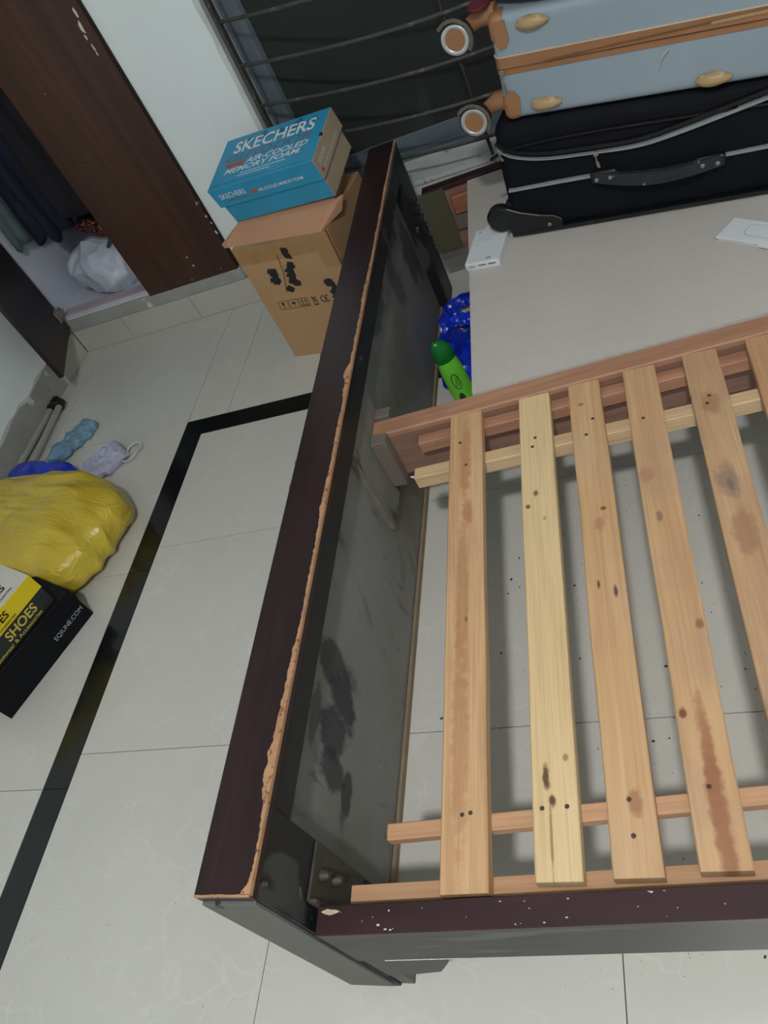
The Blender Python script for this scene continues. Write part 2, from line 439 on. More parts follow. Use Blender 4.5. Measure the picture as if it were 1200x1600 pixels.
# open leaf
ang = math.atan2(-.335, .13)
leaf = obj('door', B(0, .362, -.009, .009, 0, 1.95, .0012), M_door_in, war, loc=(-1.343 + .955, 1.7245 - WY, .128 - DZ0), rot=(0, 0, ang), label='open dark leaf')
b = bmesh.new(); bx(b, .012, .05, .009, .016, .05, .10, .002); bx(b, -.012, .03, .014, .024, .06, .09, .003); bx(b, .0, .016, .02, .034, .068, .082, .002)
lathe(b, [(0, .0), (.0045, 0), (.0045, .004), (0, .004)], 10, Matrix.Translation((.03, .016, .075)) @ Matrix.Rotation(-PI / 2, 4, 'X'))
obj('hinge', b, M_steel, leaf, smooth=30)
obj('hinge_plate', B(.002, .006, .0085, .012, .03, .055), M_steel, leaf)

# ================================================================ BED FRAME
M_cap = wood('dark_laminate', (52, 28, 31), (31, 17, 20), axis=1, rough=.33, grain=2.2, bump=.05)
M_chipboard = specked('raw_chipboard', (176, 132, 98), .9, [((120, 84, 58), 90, .6, (1, 1, 1))], .16, 30, bump=.5)
M_blackpaint = specked('black_stain', (24, 26, 29), .5, [((98, 98, 94), 40, .665, (1, .5, .5)), ((60, 62, 62), 8, .58, (1, 1, .4))], .25, 9, bump=.2)
t = NT('grimy_plywood')
v = t.mapping((1, 1, 1))
cc = t.ramp(t.noise(t.mapping((3, 2.2, 3)), 1.0, 5, .6), [(.3, lin((104, 94, 80))), (.5, lin((124, 122, 117))), (.7, lin((136, 135, 134)))])
smear = t.noise(t.mapping((3, 3.4, 2.4), rot=(-.5, 0, 0)), 1.0, 5, .6, .8)
cc = t.mix(t.math('MULTIPLY', t.bw(smear, .60, .68), .7), cc, lin((44, 48, 54)))
cc = t.mix(t.math('MULTIPLY', t.bw(t.noise(t.mapping((20, 24, 7), rot=(-.5, 0, 0)), 1.0, 4, .7), .6, .72), .6), cc, lin((60, 62, 66)))
cc = t.mix(t.bw(t.noise(t.mapping((90, 90, 90)), 1.0, 2), .74, .78), cc, lin((150, 150, 146)))
wob = t.noise(t.mapping((14, 14, 9), rot=(-.4, 0, 0)), 1.0, 4, .65)
for (gy, gz, ry_, rz_, k_) in ((.40, .33, .045, .05, .8), (.36, .27, .06, .06, .9), (.30, .29, .05, .055, .85), (.24, .28, .035, .05, .8), (.22, .22, .05, .022, .85), (.29, .36, .06, .02, .6), (1.62, .40, .10, .06, .7), (1.72, .25, .07, .09, .7), (1.5, .30, .05, .08, .5), (1.3, .38, .12, .04, .6)):
    mp = t.n.new('ShaderNodeVectorMath'); mp.operation = 'SUBTRACT'; t.link(t.vec, mp.inputs[0]); mp.inputs[1].default_value = (0, gy, gz)
    ml = t.n.new('ShaderNodeVectorMath'); ml.operation = 'MULTIPLY'; t.link(mp.outputs[0], ml.inputs[0]); ml.inputs[1].default_value = (0, 1 / ry_, 1 / rz_)
    ln_ = t.n.new('ShaderNodeVectorMath'); ln_.operation = 'LENGTH'; t.link(ml.outputs[0], ln_.inputs[0])
    dd = t.math('ADD', ln_.outputs['Value'], t.math('MULTIPLY', t.math('SUBTRACT', wob, .5), 2.2))
    cc = t.mix(t.math('MULTIPLY', t.bw(dd, .7, 1.1, True), k_), cc, lin((38, 41, 46)))
t.bump(t.noise(v, 90, 4), .15, .001); M_ply = t.done(cc, .62)
M_endgrey = specked('grey_end_board', (98, 97, 92), .6, [((48, 46, 44), 30, .70, (1, 1, .4)), ((225, 225, 220), 24, .80, (1, 1, 1))], .1, 6)
M_rail = specked('maroon_rail', (54, 31, 34), .4, [((205, 180, 160), 26, .74, (.5, 1.6, 1))], .22, 10, stretch=(.3, 3, 3))
M_railface = specked('grey_stained_rail_face', (42, 41, 39), .42, [((28, 28, 27), 12, .58, (.35, 1, 3)), ((205, 204, 200), 34, .765, (1, 1, 1)), ((74, 75, 73), 9, .62, (.3, 1, 2))], .22, 8, stretch=(.5, 2, 3))
M_redwood = wood('reddish_beam', (192, 144, 114), (156, 110, 86), axis=0, grain=1.0, stain=(146, 100, 78))
M_redface = wood('dark_beam_face', (156, 120, 104), (124, 92, 78), axis=0, grain=.9)
M_cleat = wood('orange_cleat', (204, 160, 122), (180, 134, 98), axis=0)
M_greyblock = wood('weathered_block', (128, 116, 108), (104, 92, 86), axis=2, grain=1.2)
M_lath = simple('tan_lath', (138, 120, 96), .8, .12, 20)
M_khaki = specked('khaki_plate', (84, 80, 62), .6, [((120, 116, 100), 40, .7, (1, 1, 1))], .1, 12)

BA = R(1.2); BO = Vector((.1805, -.428, 0))
bed = thing('bed', 'dark wooden bed frame with footboard, side rails and centre beam, mattress removed', 'bed', BO, (0, 0, BA))
bedinv = (Matrix.Translation(BO) @ Matrix.Rotation(BA, 4, 'Z')).inverted()
L = 1.905; T = .0765; H = .49
foot = obj('footboard', B(0, .018, 0, L, .0, H - .018), M_endgrey, bed, label='dark footboard with chipped top edge')
cap = obj('cap', B(-.001, T, -.002, L + .002, H - .018, H, .0012), M_cap, foot)
obj('top_batten', B(.040, T - .002, .11, L - .11, .423, H - .0185, .001), M_blackpaint, foot)
for (y0, y1) in ((0, .11), (L - .11, L)):
    obj('post', B(.0185, T - .001, y0, y1, 0.0, H - .0185, .0015), M_blackpaint, foot)
obj('end_board', B(.0005, T - .002, -.006, -.0005, .03, H - .0185, .001), M_endgrey, foot)
obj('inner_panel', B(.036, .047, .1105, L - .1105, .012, .47), M_ply, foot, label='grimy grey plywood inner face')
obj('bottom_lath', B(.0475, .054, .1105, L - .1105, .0, .018, .001), M_lath, foot)
# raw chipboard showing where the veneer is torn away along the cap's inner edge
b = bmesh.new(); n = 900; inner = []; outer = []
def chipw(y):
    base = .0022 + .0024 * max(0, noise.noise(Vector((y * 7, 0, 1))) + .45) + .004 * max(0, noise.noise(Vector((y * 38, 3, 0)))) + .0018 * noise.noise(Vector((y * 120, 0, 7))) + .0014 * noise.noise(Vector((y * 310, 2, 7)))
    for (c0, w0, a0) in ((.0, .010, .010), (.145, .035, .0075), (.20, .05, .006), (.29, .05, .0035), (.935, .024, .011), (.885, .02, .005), (.62, .08, .003), (1.2, .05, .002)):
        base += a0 * math.exp(-((y - c0) / w0) ** 2) * (1 + .4 * noise.noise(Vector((y * 60, 9, 0))))
    return max(.0012, base)
for i in range(n + 1):
    y = L * i / n; inner.append((T + .0006, y)); outer.append((T - chipw(y), y))
prism(b, outer + inner[::-1], H - .006, H + .0006, 2)
obj('torn_veneer_edge', b, M_chipboard, cap)
b = bmesh.new(); pts = [(0.0, -.0022)]; 
for i in range(24): pts.append((T * i / 23, .0 + .0008 * rnd.random() ))
prism(b, [(0.0, -.0026), (T, -.0026)] + pts[:0:-1], H - .0012, H + .0006, 2); obj('torn_veneer_end', b, M_chipboard, cap)
for (y, w) in ((.66, .004), (.72, .006), (1.02, .003)):
    b = bmesh.new(); vs_ = [(-.0016 + .5 * w * rnd.random() * (1 if 0 < k < 6 else 0), y + .012 * (k / 6 - .5)) for k in range(7)]
    prism(b, [(-.0018, y - .006), (-.0018, y + .006)] + vs_[::-1][1:-1], H - .003, H + .0006, 2); obj('edge_nick', b, M_chipboard, cap)
# pad and two brackets that hold the centre beam
obj('bracket_pad', B(.0475, .0605, .80, .995, .178, .4225, .001), specked('pad_plywood', (122, 119, 113), .65, [((70, 70, 70), 9, .6, (1, 1, .4))], .12, 10), foot)
obj('pad_edge', B(.0475, .0612, .7965, .7998, .178, .4225), simple('pad_edge', (112, 104, 92), .8, .15, 40), foot)
for (y0, y1, z0, mt) in ((.882, .912, .214, M_greyblock), (.962, .99, .214, M_greyblock)):
    obj('beam_bracket', B(.0607, .093, y0, y1, z0, .343, .0015), mt, foot)
obj('post_foot', B(T - .0005, T + .022, .004, .034, .0, .105, .001), M_endgrey, foot)
# steel corner plate with bolts on the near post
b = bmesh.new(); bx(b, T - .0008, T + .003, .03, .108, .19, .352, .001); bx(b, T + .003, T + .014, .028, .034, .19, .352, .001)
M_plate = simple('rusty_plate', (76, 69, 60), .6, .25, 40, metal=.3)
plate = obj('corner_plate', b, M_plate, foot)
for (y, z) in ((.07, .325), (.075, .285)):
    mt = Matrix.Translation((T + .003, y, z)) @ Matrix.Rotation(PI / 2, 4, 'Y')
    obj('bolt', lathe(bmesh.new(), [(0, .012), (.005, .012), (.007, .008), (.009, .003), (.009, 0), (0, 0)], 12, mt), M_plate, plate, smooth=35)
# screw heads of the far hook plate
for i in range(7):
    mt = Matrix.Translation((T + .001, L - .030 + .014 * rnd.random(), .15 + .026 * i + .008 * rnd.random())) @ Matrix.Rotation(PI / 2, 4, 'Y') @ Matrix.Diagonal((.8 + .5 * rnd.random(), .8 + .4 * rnd.random(), 1, 1))
    obj('screw_head', lathe(bmesh.new(), [(0, .010), (.004, .009), (.0065, .005), (.007, 0), (0, 0)], 10, mt), M_plate, foot, smooth=50)

def bl(p): return bedinv @ Vector(p)
# near side rail
RA = R(3.6) - BA
p = bl((.272, -.434, 0))
LR = 1.75
nr = obj('side_rail', B(0, LR, 0, .034, .206, .330), M_railface, bed, loc=(p.x, p.y, 0), rot=(0, 0, RA), label='maroon topped side rail with paint specks')
obj('rail_top', B(-.0005, LR, -.001, .035, .3302, .343, .0012), M_rail, nr)
obj('cleat', B(.03, LR, .0355, .068, .288, .3105, .001), M_cleat, nr)
# shaped corner foot under the rail
b = bmesh.new()
poly = [(.0, .2055), (.0, .095), (.048, .1017), (.070, .108), (.089, .113), (.098, .128), (.116, .162), (.124, .180), (.136, .196), (.150, .2055)]
prism(b, poly, .004, .026, 1)
obj('corner_foot', b, M_railface, nr)
b = bmesh.new(); up = []; dn = []
for i in range(30):
    x = .04 + .115 * i / 29; up.append((x, .2066 + .0016 * noise.noise(Vector((x * 200, 0, 0))))); dn.append((x, .2050 + .0016 * noise.noise(Vector((x * 160, 5, 0)))))
prism(b, dn + up[::-1], -.0008, .002, 1); obj('putty_line', b, M_chip, nr)
# torn corner patch of the rail top
b = bmesh.new(); vs_ = [(.018 + .014 * math.cos(a) * (.55 + .45 * rnd.random()), .027 + .0045 * math.sin(a) * (.5 + .5 * rnd.random())) for a in [2 * PI * k / 16 for k in range(16)]]
prism(b, vs_, .3425, .3438, 2); obj('bare_patch', b, simple('bare_patch', (196, 178, 158), .8, .15, 60), nr)
rnd2 = random.Random(3)
b = bmesh.new()
for k in range(26):
    cx = .02 + rnd2.random() ** 1.5 * .5; cy = .002 + .03 * rnd2.random(); rr_ = .0006 + .0014 * rnd2.random() ** 3
    lathe(b, [(0, .0008), (rr_ * .7, .0006), (rr_, 0)], 7, Matrix.Translation((cx, cy, .3428)) @ Matrix.Diagonal((1 + .8 * rnd2.random(), .8, 1, 1)))
obj('paint_drips', b, M_chip, nr, kind='stuff')
# far side rail
p = bl((.24, 1.443, 0))
fr = obj('side_rail', B(0, LR, 0, .034, .13, .325), M_redface, bed, loc=(p.x, p.y, 0), rot=(0, 0, R(2.6) - BA), label='far side rail with bare wood inner face')
obj('rail_top', B(-.0005, LR, -.001, .035, .3252, .338, .0012), M_rail, fr)
obj('khaki_plate', B(-.012, .062, -.006, -.0003, .148, .334, .0008), M_khaki, fr)
obj('lower_lip', B(-.005, LR, -.018, -.0004, .131, .146, .001), M_greyblock, fr)
obj('cleat', B(.075, LR, -.026, -.0004, .258, .312, .004), wood('red_block', (170, 112, 86), (140, 84, 62), axis=0), fr)
obj('lower_cleat', B(.066, LR, -.014, -.0004, .205, .255, .002), M_greyblock, fr)
# centre beam
p = bl((.222, .486, 0))
beam = obj('center_beam', B(0, LR, 0, .044, .212, .336, .003), M_redface, bed, loc=(p.x, p.y, 0), rot=(0, 0, R(4.2) - BA), label='reddish centre beam standing on edge')
obj('beam_top', B(-.002, LR, -.0006, .0446, .322, .3375, .003), M_redwood, beam)
obj('cleat', B(.09, LR, -.027, -.0008, .284, .311, .0015), M_redwood, beam)
obj('far_cleat', B(.225, LR, .0448, .07, .30, .3245, .0015), M_cleat, beam)
obj('beam_foot', B(1.2, 1.24, .004, .04, .0, .2115, .001), M_redface, beam)

# ================================================================ SLAT PANEL
ZT = .335; TH = .0205
slats = [((.464, -.380), (.419, .503), .064), ((.5825, -.365), (.554, .512), .0585), ((.675, -.360), (.648, .517), .058), ((.771, -.352), (.7475, .533), .0575), ((.876, -.345), (.852, .538), .0585), ((.975, -.34), (.958, .547), .058), ((1.078, -.336), (1.06, .553), .058)]
pal = [((218, 178, 134), (184, 138, 98), None), ((228, 200, 156), (212, 178, 130), None), ((214, 174, 130), (190, 146, 104), (196, 164, 132)), ((212, 173, 130), (188, 144, 104), (178, 144, 116)), ((204, 166, 128), (174, 134, 100), (152, 120, 98)), ((202, 156, 116), (178, 130, 94), None), ((210, 168, 126), (186, 142, 102), None)]
kn = {0: [(728, 967, .004, .007, (60, 46, 46), .9), (722, 930, .013, .20, (170, 122, 86), .6), (727, 720, .012, .12, (180, 124, 84), .75), (731, 800, .010, .04, (176, 118, 80), .8), (718, 1150, .015, .20, (174, 124, 86), .6)],
      1: [(837, 770, .005, .010, (112, 78, 48), .95), (825, 792, .005, .006, (104, 72, 46), .95), (851, 810, .004, .006, (178, 128, 86), .8), (853, 1215, .006, .02, (92, 62, 38), .95), (863, 1250, .006, .010, (92, 62, 38), .95), (883, 1183, .004, .006, (160, 110, 70), .8), (862, 1310, .002, .06, (150, 112, 74), .8)],
      2: [(942, 794, .006, .005, (108, 66, 44), .9), (938, 818, .010, .022, (176, 122, 90), .8), (935, 912, .003, .010, (96, 72, 58), .95), (962, 922, .004, .013, (88, 70, 60), .95), (994, 1255, .010, .02, (150, 98, 66), .7), (907, 632, .006, .004, (150, 98, 62), .9), (990, 1306, .002, .004, (104, 66, 44), .9)],
      3: [(1030, 806, .006, .014, (120, 92, 76), .7), (1093, 974, .007, .012, (140, 92, 68), .85), (1067, 1114, .006, .010, (120, 66, 40), .95), (1106, 1175, .010, .09, (158, 106, 74), .8), (1125, 1275, .013, .12, (150, 98, 68), .85), (1010, 742, .014, .02, (160, 112, 86), .5)],
      4: [(1142, 757, .006, .016, (76, 66, 62), .95), (1138, 750, .02, .045, (140, 112, 98), .75), (1110, 630, .02, .03, (156, 106, 78), .6), (1076, 622, .006, .01, (120, 86, 66), .8), (1165, 830, .02, .05, (150, 108, 84), .6)], 5: [], 6: []}
nails = {0: [(722, 1273), (735, 1270), (719, 692), (728, 726)], 1: [(847, 1263), (886, 1260), (836, 684), (832, 698)], 2: [(983, 1249), (990, 1306), (926, 654), (916, 679)], 3: [(1108, 1229), (1005, 653)], 4: [(1108, 618), (1105, 630)], 5: [], 6: []}
M_nail = simple('nail_head', (72, 56, 46), .5, .2, 30)
pan = thing('slat_panel', 'loose panel of bare pine slats nailed on two battens inside the bed', 'bed slats', (.7, .08, .3145))
for i, (a, c, w) in enumerate(slats):
    a = Vector(a); c = Vector(c); dn_ = (c - a).normalized(); sd_ = Vector((dn_.y, -dn_.x))
    over = max((c + sd_ * s_ * (w / 2 + .002)).y - (.486 - .0012 + ((c + sd_ * s_ * (w / 2 + .002)).x - .222) * math.tan(R(4.2))) for s_ in (-1, 1))
    c = c - dn_ * max(0.0, over)
    mid = (a + c) / 2; dv = c - a; ln = dv.length; an = math.atan2(dv.y, dv.x) - PI / 2
    inv = (Matrix.Translation((mid.x, mid.y, 0)) @ Matrix.Rotation(an, 4, 'Z')).inverted()
    ks = []
    for (kx, ky, k1, k2, kc, kk) in kn[i]:
        q = inv @ on_z(kx, ky, ZT); ks.append((q.x, q.y, k1, k2, kc, kk))
    mw = wood('slat_wood_%d' % i, pal[i][0], pal[i][1], axis=1, knots=ks, stain=pal[i][2])
    bm = bmesh.new(); nseg = 14; rings = []
    for k in range(nseg + 1):     # long edges wander a little, the ends are sawn square
        y = -ln / 2 + ln * k / nseg; j = .0014 * noise.noise(Vector((i * 3.1, y * 4, 0))); j2 = .0016 * noise.noise(Vector((i * 5.7 + 9, y * 5, 0)))
        if i == 4: j2 += .0
        x0, x1 = -w / 2 + j, w / 2 + j2; c_ = .0018
        rings.append([bm.verts.new(q) for q in ((x0, y, -TH), (x1, y, -TH), (x1, y, -c_), (x1 - c_, y, 0), (x0 + c_, y, 0), (x0, y, -c_))])
    for r0, r1 in zip(rings, rings[1:]):
        for k in range(6): bm.faces.new((r0[k], r0[(k + 1) % 6], r1[(k + 1) % 6], r1[k]))
    bm.faces.new(rings[0][::-1]); bm.faces.new(rings[-1])
    so = obj('slat', bm, mw, pan, loc=(mid.x - .7, mid.y - .08, ZT - .3145), rot=(0, 0, an))
    for (kx, ky) in nails[i]:
        q = inv @ on_z(kx, ky, ZT)
        obj('nail', lathe(bmesh.new(), [(0, .0005), (.0024, .0006), (.0032, .0001), (.0032, -.001), (0, -.001)], 10, Matrix.Translation((q.x, q.y, .0001))), M_nail, so)
M_bat = wood('pale_batten', (220, 190, 152), (200, 164, 124), axis=0)
M_bat2 = wood('reddish_batten', (208, 164, 126), (188, 138, 102), axis=0)
for (a, c, w, h, mt) in (((.315, .383), (1.13, .428), .028, .030, M_bat), ((.342, -.296), (1.13, -.2355), .023, .018, M_bat2)):
    dv = Vector(c) - Vector(a)
    obj('batten', B(0, dv.length, -w / 2, w / 2, -h, 0, .0015), mt, pan, loc=(a[0] - .7, a[1] - .08, ZT - TH - .0003 - .3145), rot=(0, 0, math.atan2(dv.y, dv.x)))
b = tube(bmesh.new(), [(-.012, .004, -.012), (.001, .002, -.014)], [.0015, .004], 6)
obj('splinter', b, M_chip, pan, loc=(.315 - .7, .383 - .08, 0))

# ================================================================ BOARD ON THE FAR HALF
t = NT('board_fabric'); v = t.mapping((1, 1, 1))
cc = t.ramp(t.noise(t.mapping((2, 2, 2)), 1.0, 4), [(.3, lin((186, 177, 170))), (.7, lin((196, 188, 181)))])
hn = t.noise(t.mapping((60, 260, 60)), 1.0, 3); cc = t.mix(t.math('MULTIPLY', t.bw(hn, .4, .7), .18), cc, lin((150, 143, 136)))
t.bump(hn, .25, .001); M_board = t.done(cc, .7)
c0 = on_z(730, 280, .341); c1 = on_z(737, 622, .341)
b = bmesh.new(); q0 = Vector((c1.x, .548)); q1 = Vector((c0.x, 1.428)); dx = Vector((math.cos(R(4.3)), math.sin(R(4.3))))
prism(b, [tuple(q0), tuple(q0 + dx * 1.45), tuple(q1 + Vector((math.cos(R(2.4)), math.sin(R(2.4)))) * 1.5), tuple(q1)], .3250, .341, 2)
bo = obj('bed_board', b, M_board); tag(bo, 'large pale beige board lying across the far half of the bed', 'board')
ZB = .341

def on_plane(px, py, p0, n):
    d = ray(px, py); n = Vector(n); return CAM_C + d * ((Vector(p0) - CAM_C).dot(n) / d.dot(n))
def strip(bm, pts, w, y0, y1):
    """ribbon following (x, z) points on a front face, between depths y0 and y1"""
    a = []; c = []
    for i, p in enumerate(pts):
        p = Vector(p); t = (Vector(pts[min(i + 1, len(pts) - 1)]) - Vector(pts[max(i - 1, 0)])).normalized(); nrm = Vector((-t.y, t.x))
        ww = w[i] if isinstance(w, (list, tuple)) else w
        a.append(tuple(p + nrm * ww)); c.append(tuple(p - nrm * ww))
    return prism(bm, c + a[::-1], y0, y1, 1)
def smooth_pts(pts, n=6):
    out = []
    for i in range(len(pts) - 1):
        p0, p1, p2, p3 = [Vector(pts[max(0, min(len(pts) - 1, i + k))]) for k in (-1, 0, 1, 2)]
        for k in range(n):
            t = k / n; out.append(tuple(.5 * ((2 * p1) + (p2 - p0) * t + (2 * p0 - 5 * p1 + 4 * p2 - p3) * t * t + (3 * p1 - p0 - 3 * p2 + p3) * t ** 3)))
    out.append(tuple(pts[-1])); return out
def rrect(lx, ly, r, n=8):
    out = []
    for (cx, cy, a0) in ((lx - r, r, -90), (lx - r, ly - r, 0), (r, ly - r, 90), (r, r, 180)):
        for k in range(n + 1): a = R(a0 + 90 * k / n); out.append((cx + r * math.cos(a), cy + r * math.sin(a)))
    return out

from mathutils.bvhtree import BVHTree
def press(soft, hard, gap=.0008, passes=2):
    """soft mesh gives way where it would run into the meshes it lies against"""
    bpy.context.view_layer.update(); d = Vector((.0137, .0211, 1)).normalized()
    M = soft.matrix_world; inv_ = M.inverted()
    for h in hard:
        H_ = h.matrix_world; t_ = BVHTree.FromPolygons([H_ @ v.co for v in h.data.vertices], [tuple(f.vertices) for f in h.data.polygons])
        for _ in range(passes):
            for v in soft.data.vertices:
                w_ = M @ v.co; q = w_.copy(); n_ = 0
                for _k in range(40):
                    hit = t_.ray_cast(q, d)
                    if hit[0] is None: break
                    n_ += 1; q = hit[0] + d * 1e-6
                if n_ % 2:
                    loc_, nor_, ix_, ds_ = t_.find_nearest(w_)
                    o_ = (loc_ - w_); o_ = o_.normalized() if o_.length > 1e-7 else nor_
                    w2 = loc_ + o_ * gap; w2.z = max(w2.z, .0005); v.co = inv_ @ w2
    soft.data.update()
def meshes_of(o): return [c for c in o.children_recursive if c.type == 'MESH']

# ================================================================ BLACK SUITCASE
M_blk = specked('black_fabric', (15, 17, 24), .75, [((120, 122, 126), 26, .80, (1, 1, 1.6))], .2, 14, bump=.2, spec=.15)
M_blk_pl = simple('black_plastic', (16, 18, 21), .38, .15, 10)
M_grey_zip = simple('grey_zip', (136, 142, 146), .5, .08, 60)
M_handle = specked('worn_black_rubber', (36, 40, 48), .5, [((120, 124, 128), 60, .66, (1, 1, 1))], .15, 10)
M_rivet = simple('nickel_rivet', (165, 160, 148), .35, .1, 30, metal=.8)
SY = R(-12.1); SO = Vector((.513, 1.072, ZB)); SN = Vector((.21, .9775, 0)); SX = Vector((math.cos(SY), math.sin(SY), 0))
def sf(px, py):
    q = on_plane(px, py, SO, SN) - SO; return (q.dot(SX), q.z)
blk = thing('soft_suitcase', 'black fabric suitcase lying flat on the beige board under the blue one', 'suitcase', SO, (0, 0, SY))
SL, SD, SH = .74, .42, .270
def top_z(x): return .2685 - .0805 * (x - .053)
def dfm(v):
    x = v.x + SL / 2; y = v.y + SD / 2; z = v.z + SH / 2
    k = max(0.0, z / SH); tz = min(.2685, top_z(max(x, .05)))
    lean = .018 * k ** 1.5 if x < SL / 2 else 0
    x += lean * (1 - x / SL)
    q = Vector((x, y, k * tz))
    e = .0035 * noise.noise(Vector((x * 6, y * 6, k * 3)))
    if y < .02: q.y += e + .006 * math.sin(k * PI) * -1 + .006
    return q
body = obj('body', rbox(SL, SD, SH, .028, 14, dfm, 4), M_blk, blk, smooth='all')
# welts, open zip and stripe
FY = -.004
pz = smooth_pts([sf(778, 231), sf(800, 243), sf(850, 246), sf(930, 236), sf(1000, 224), sf(1060, 204), sf(1130, 177), sf(1200, 150), sf(1262, 125)])
obj('zip', strip(bmesh.new(), pz, [.0011 + .0022 * max(0, math.sin(PI * min(1, (i / len(pz) - .35) / .6))) for i in range(len(pz))], FY - .006, .004), M_grey_zip, blk)
pz2 = [(x, z - .0075 + .004 * math.sin(i * .15)) for i, (x, z) in enumerate(pz)]
obj('zip_flap', strip(bmesh.new(), [(x, z + .013) for x, z in pz], .004, FY - .004, .004), M_blk_pl, blk)
obj('stripe', strip(bmesh.new(), [sf(796, 297), sf(860, 285), sf(926, 273)], .0028, FY - .003, .004), M_grey_zip, blk)
obj('stripe', strip(bmesh.new(), [sf(1128, 241), sf(1200, 227), sf(1330, 202)], .0028, FY - .003, .004), M_grey_zip, blk)
obj('seam_piping', strip(bmesh.new(), smooth_pts([(.0, .20), (.06, .215), (.2, .214), (.4, .20), (.7, .178)]), .0022, FY - .002, .004), M_blk_pl, blk)
obj('bottom_piping', strip(bmesh.new(), [(.02, .010), (.72, .010)], .004, FY - .002, .006), M_blk_pl, blk)
h0, h1 = sf(932, 271), sf(1128, 242)
hx = [(h0[0] + (h1[0] - h0[0]) * i / 20, h0[1] + (h1[1] - h0[1]) * i / 20 - .010 * math.sin(PI * i / 20)) for i in range(21)]
hw = [.011 + .003 * math.sin(PI * i / 20) for i in range(21)]
b = strip(bmesh.new(), hx, hw, -.020, -.009)
for v in b.verts: v.co.y -= .014 * math.sin(PI * max(0, min(1, (v.co.x - h0[0]) / (h1[0] - h0[0]))))
hd = obj('carry_handle', b, M_handle, blk, smooth=35)
for (cx, cz, s) in ((h0[0] + .018, h0[1] - .001, 1), (h1[0] - .02, h1[1] - .001, -1)):
    a = obj('handle_anchor', rbox(.056, .016, .027, .006, 3), M_blk_pl, blk, loc=(cx, -.012, cz), rot=(0, R(1), 0), smooth='all')
    for k in (-1, 1):
        obj('rivet', lathe(bmesh.new(), [(0, .002), (.003, .002), (.0045, 0), (0, 0)], 12, Matrix.Translation((k * .014, -.0145, 0)) @ Matrix.Rotation(PI / 2, 4, 'X')), M_rivet, a, smooth=40)
b = bmesh.new(); g = [(-.002, .004), (.118, .004), (.122, .03), (.105, .042), (.07, .050), (.03, .064), (.004, .078), (-.002, .08)]
prism(b, g, -.005, .012, 1); bmesh.ops.bevel(b, geom=b.edges[:], offset=.002, segments=1, affect='EDGES')
cg = obj('corner_guard', b, M_blk_pl, blk)
obj('rivet', lathe(bmesh.new(), [(0, .002), (.003, .002), (.0045, 0), (0, 0)], 12, Matrix.Translation((.09, -.005, .022)) @ Matrix.Rotation(PI / 2, 4, 'X')), M_rivet, cg, smooth=40)
for y in (.012, SD - .04):
    w = obj('wheel', lathe(bmesh.new(), [(0, -.014), (.014, -.014), (.026, -.012), (.0305, -.006), (.0305, .008), (.026, .014), (0, .014)], 24, Matrix.Translation((-.020, y - .004, .0535)) @ Matrix.Rotation(PI / 2, 4, 'X') @ Matrix.Diagonal((1.08, 1.08, 1, 1))), M_blk_pl, blk, smooth=50)
    b = rbox(.06, .05, .06, .015, 3); obj('wheel_housing', b, M_blk_pl, blk, loc=(.018, y + .02, .0515), smooth='all')
def pull(parent, x, z, y=-.010, ln=.028, name='zip_pull'):
    b = bmesh.new(); bx(b, x - .005, x + .005, y - .003, y + .004, z - .004, z + .005, .0012)
    bx(b, x - .0012, x + .0012, y - .005, y - .003, z - ln * .6, z, .0004)
    strip(b, [(x + .001, z - ln * .5), (x + .003, z - ln)], .0028, y - .006, y - .004)
    return obj(name, b, M_rivet, parent)
zx, zz = sf(932, 237); pull(blk, zx, zz)
zx, zz = sf(783, 236); pull(blk, zx, zz, ln=.016)

# ================================================================ BLUE-GREY HARD SUITCASE
M_shell = simple('blue_grey_shell', (140, 154, 164), .4, .05, 5, bump=.03, bscale=300)
M_tan = simple('tan_leatherette', (150, 106, 72), .5, .1, 16)
M_tan_d = simple('tan_seam', (112, 76, 50), .6, .1, 16)
M_foot = specked('worn_tan_plastic', (166, 138, 100), .42, [((196, 172, 134), 50, .58, (.3, 1, 3))], .12, 20)
M_silver = simple('silver_ring', (196, 198, 198), .3, .05, 20, metal=.5)
M_rubber = simple('black_rubber', (26, 30, 32), .5, .1, 20)
BLT = R(4.6)
HO = SO + SX * .057 + Vector((0, 0, .2725))
hard = thing('hard_suitcase', 'blue-grey hard-shell suitcase with tan trim lying on the black suitcase', 'suitcase', HO, (0, BLT, SY))
HL, HD, HH = .70, .42, .203
hard_m = Matrix.Translation(HO) @ Matrix.Rotation(SY, 4, 'Z') @ Matrix.Rotation(BLT, 4, 'Y')
hinv = hard_m.inverted(); hn_ = (hard_m.to_3x3() @ Vector((0, 1, 0)))
def hf(px, py):
    q = hinv @ on_plane(px, py, HO, hn_); return (q.x, q.z)
def hshell(v):
    x = v.x + HL / 2; y = v.y + HD / 2; z = v.z
    return Vector((x, y, z))
obj('lower_shell', rbox(HL, HD, .108, .016, 10, lambda v: Vector((v.x + HL / 2, v.y + HD / 2, v.z + .054)), 4), M_shell, hard, smooth='all')
obj('upper_shell', rbox(HL, HD, .096, .016, 10, lambda v: Vector((v.x + HL / 2, v.y + HD / 2, v.z + .155)), 4), M_shell, hard, smooth='all')
def ring(z0, z1, g, r=.016):
    b = bmesh.new(); prism(b, [(x - g, y - g) for x, y in rrect(HL + 2 * g, HD + 2 * g, r + g)], z0, z1, 2); return b
band = obj('zip_band', ring(.093, .126, .002), M_tan, hard, smooth=30)
obj('pale_welt', ring(.1262, .1285, .0035), simple('cream_welt', (196, 180, 160), .5), hard, smooth=30)
obj('zip_groove', ring(.1035, .1052, .0032), M_tan_d, band, smooth=30)
